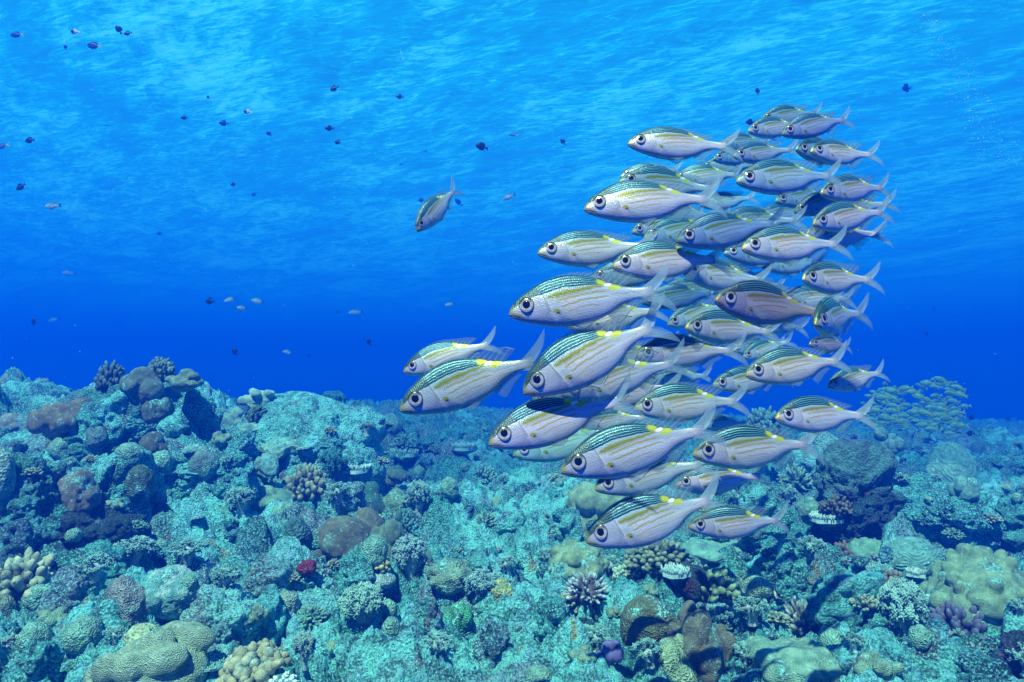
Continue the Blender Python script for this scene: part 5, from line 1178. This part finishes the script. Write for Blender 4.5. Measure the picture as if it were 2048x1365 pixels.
def put_small(kind, px, py, lpx, label, nose=0.0, right=False, yaw=10.0, far=1.5, group=None, real=None):
    """centre, apparent length, nose-up angle in the picture plane; faces left unless told"""
    name, cat, _, Lr = KIND[kind]; Lr = (real or Lr) * far; d = Lr * math.cos(rad(yaw)) * F / lpx
    o = bpy.data.objects.new(name, SMALL_ME[kind]); COL.objects.link(o)
    R = Matrix.Rotation(rad(180 + yaw if right else yaw), 4, 'Z') @ Matrix.Rotation(rad(nose), 4, 'Y')
    o.matrix_world = Matrix.Translation(Vector(Ppt(px, py, d))) @ R @ Matrix.Scale(Lr, 4)
    return tag(o, label, cat, group)
G1 = 'small fish scattered in open water'
for a in [
 ('sur', 34, 70, 26, 'blue-grey surgeonfish with a pale yellow tail at the upper edge of the open water', -4),
 ('bic', 151, 64, 18, 'white-tailed two-tone fish near the top, beside the surgeonfish', 0),
 ('dam', 238, 60, 20, 'dark damselfish swimming steeply, tail down, over the brightest surface patch', 58),
 ('dam', 256, 67, 16, 'small dark fish touching the steep damselfish from below', -10),
 ('dam', 131, 95, 12, 'tiny dark fish standing on its tail under the two-tone fish', 75),
 ('sur', 189, 92, 30, 'longest dark fish in the bright patch, with trailing fins', 6),
 ('dam', 227, 87, 9, 'speck of a fish between the longest dark fish and the steep pair', 20, True),
 ('gru', 209, 2, 14, 'dark fish cut off by the top edge of the view', -50),
 ('dam', 669, 177, 19, 'dark fish heading downwards under the bright ripples, ahead of the school', -22),
 ('dam', 416, 195, 9, 'tiny dark fish above the centre two-tone fish', 70),
 ('bic', 496, 224, 16, 'two-tone fish with white rear half in mid water', 0),
 ('dam', 369, 236, 14, 'small dark fish level with the mid-water two-tone fish', 0),
 ('dam', 659, 257, 18, 'dark oval fish in mid water, pointing level', 0),
 ('dam', 538, 268, 13, 'small dark fish slanting downwards in mid water', 40),
 ('dam', 676, 285, 15, 'faint dark fish just under the level oval one', 14),
 ('dam', 60, 281, 21, 'round dark damselfish alone near the edge of the view', -2),
 ('yel', 4, 293, 36, 'grey fish with a yellow tail leaving the view at its edge', -12),
 ('dam', 42, 374, 21, 'dark fish slanting nose-down near the edge above the pale lone fish', -38),
 ('pal', 107, 412, 37, 'pale silvery fish alone in the blue at mid height', 0),
 ('dam', 467, 370, 12, 'tiny dark fish upright in mid water above the reef', 78),
 ('yel', 804, 111, 20, 'slender grey fish hanging nose-up below the bright surface', 72),
 ('dam', 800, 194, 15, 'small blue-black fish high over the lone diving fish', 6),
 ('dam', 964, 294, 26, 'largest dark damselfish in open water, ahead of the upper school', 14),
 ('dam', 1126, 284, 15, 'dark fish nose-up just in front of the upper school', 55),
 ('yel', 1027, 270, 20, 'pale slender fish near the largest dark damselfish', 10),
 ('pal', 1018, 394, 30, 'blurred pale fish below the largest dark damselfish', -22),
 ('dam', 1515, 183, 15, 'dark fish edge-on above the top of the school', 80),
 ('tri', 1814, 177, 24, 'black triggerfish with a crescent tail high in the blue', -8),
 ('dam', 1501, 245, 20, 'small blue fish right beside the snout of the top pair', 2),
 ('dam', 420, 603, 21, 'black damselfish with ragged fins beside the three pale fish', 4),
 ('pal', 460, 600, 27, 'pale dark-tailed fish, first of the three beside the black damselfish', -12),
 ('pal', 482, 617, 27, 'pale dark-tailed fish, lowest of the three beside the black damselfish', -2),
 ('pal', 515, 603, 29, 'pale dark-tailed fish, nose-up one of the three beside the black damselfish', 12),
 ('dam', 470, 705, 19, 'dark fish slanting nose-up just above the reef skyline', 42),
 ('pal', 575, 705, 22, 'pale fish nose-up above the big slab rock', 14),
 ('dam', 67, 645, 17, 'dark fish upright in the blue near the edge of the view', 82),
 ('dam', 91, 760, 13, 'dark fish upright just over the far reef skyline', 82),
 ('dam', 738, 685, 15, 'small dark fish just ahead of the leading pair of fish', 62),
 ('pal', 900, 609, 22, 'pale fish above the leading pair of fish', -14),
 ('gru', 917, 405, 20, 'blue-black fish behind the tail of the lone diving fish', 40),
 ('dam', 1943, 836, 16, 'dark fish just below the tail end of the distant yellow school', 14),
 ('dam', 1941, 867, 18, 'dark rounded fish over the far ridged coral head', 2),
 ('dam', 2017, 839, 10, 'tiny dark fish near the edge of the view beyond the distant yellow school', 20),
 ('ang', 1862, 905, 30, 'blue-faced angelfish with a yellow body by the far ridged coral head', 0),
 ('gru', 1899, 945, 32, 'dark fish resting in front of the far ridged coral head', 2, True),
 ('gru', 60, 777, 26, 'dark fish close over the hazy rock at the far edge of the reef', -14),
 ('bic', 1586, 1275, 20, 'black fish with a white tail over the large lumpy dome', 32),
 ('dam', 428, 1077, 12, 'little dark fish over the pale mauve rock', 50),
 ('bic', 101, 1283, 14, 'little blue-black fish with a white tail near the bottom corner', 55),
 ('dam', 1853, 668, 10, 'tiny dark fish in the blue behind the school', 60),
 ('dam', 465, 370, 9, 'speck of a fish beside the upright mid-water fish', 10)]:
    kind, px, py, l, lab, nose = a[:6]
    put_small(kind, px, py, l, lab, nose, len(a) > 6, group=G1, yaw=random.Random(px).uniform(-18, 18))
for a in [('dam', 185, 182, 15, -14), ('dam', 320, 228, 13, 40), ('dam', 448, 247, 19, 4), ('dam', 779, 242, 13, 60), ('dam', 843, 401, 13, 4), ('dam', 508, 389, 11, -30), ('pal', 138, 547, 27, 6), ('pal', 108, 640, 22, -16), ('dam', 319, 468, 11, 10), ('pal', 712, 625, 30, -6), ('dam', 618, 712, 11, 70), ('dam', 1868, 620, 11, 60), ('dam', 280, 130, 11, 70), ('dam', 396, 154, 10, 0), ('dam', 676, 625, 9, 20)]:
    put_small(a[0], a[1], a[2], a[3], 'faint far fish fading into the blue water', a[4], far=2.8, group='faint far fish in the blue')
# the distant yellow school
RS = random.Random(5)
BL = [(1765, 815, 55, 42, 5), (1835, 812, 80, 44, 8), (1885, 800, 48, 44, 5), (1888, 838, 34, 38, 3), (1812, 845, 85, 24, 5), (1770, 790, 30, 22, 1)]
for k in range(295):
    cx, cyy, rx, ry, _ = RS.choices(BL, [b[4] for b in BL])[0]
    t = RS.uniform(0, 6.283); q = math.sqrt(RS.uniform(0, 1)); px = cx + rx * q * math.cos(t); py = cyy + ry * q * math.sin(t)
    d = 12.5 + RS.uniform(-1, 1.2); L_ = RS.uniform(.14, .20)
    put_small('sch', px, py, L_ * F / d, 'small yellow-tailed fish in the dense distant school over the reef', RS.uniform(-12, 26) * (1 if py < 830 else .3) - (10 if py > 840 else 0), yaw=RS.uniform(-55, 45), far=1.0, group='distant school of yellow-tailed fish', real=L_)
# a thin stream of rising bubbles
def build_bubbles():
    R = np.random.RandomState(9); n = 420; t = R.uniform(0, 1, n); V0, F0 = ico(2); m = len(V0)
    px = 1850 + 160 * t + R.normal(0, 12 + 22 * t, n); py = 20 + 320 * t; d = 7.0 + R.normal(0, .4, n)
    Q = np.array([Ppt(a, b, c) for a, b, c in zip(px, py, d)]); s = R.uniform(.0012, .0042, n) * (1 + 1.2 * (R.uniform(size=n) > .95))
    V = np.tile(V0, (n, 1)) * np.repeat(s, m)[:, None] + np.repeat(Q, m, 0); Fc = (F0[None] + (np.arange(n) * m)[:, None, None]).reshape(-1, 3)
    tag(link('bubbles', np_mesh('bubbles', V, Fc), plain('bubble', (.75, .92, .95), .1)), 'thin stream of tiny bubbles rising to the surface', 'bubbles', kind='stuff')
build_bubbles()

def build_particles():
    R = np.random.RandomState(19); n = 260; d = R.uniform(.9, 7, n); px = R.uniform(-60, 2110, n); py = R.uniform(-40, 1200, n); V0, F0 = ico(1); m = len(V0)
    Q = np.array([Ppt(a, b, c) for a, b, c in zip(px, py, d)]); Q[:, 2] = np.maximum(Q[:, 2], ground(Q[:, 0], Q[:, 1]) + .1); s_ = R.uniform(.0003, .0009, n) * np.sqrt(d)
    V = np.tile(V0, (n, 1)) * np.repeat(s_, m)[:, None] + np.repeat(Q, m, 0); Fc = (F0[None] + (np.arange(n) * m)[:, None, None]).reshape(-1, 3)
    tag(link('drifting_particles', np_mesh('drifting_particles', V, Fc), plain('particle', (.7, .8, .75), .8)), 'tiny pale particles drifting in the water', 'particles', kind='stuff')
build_particles()
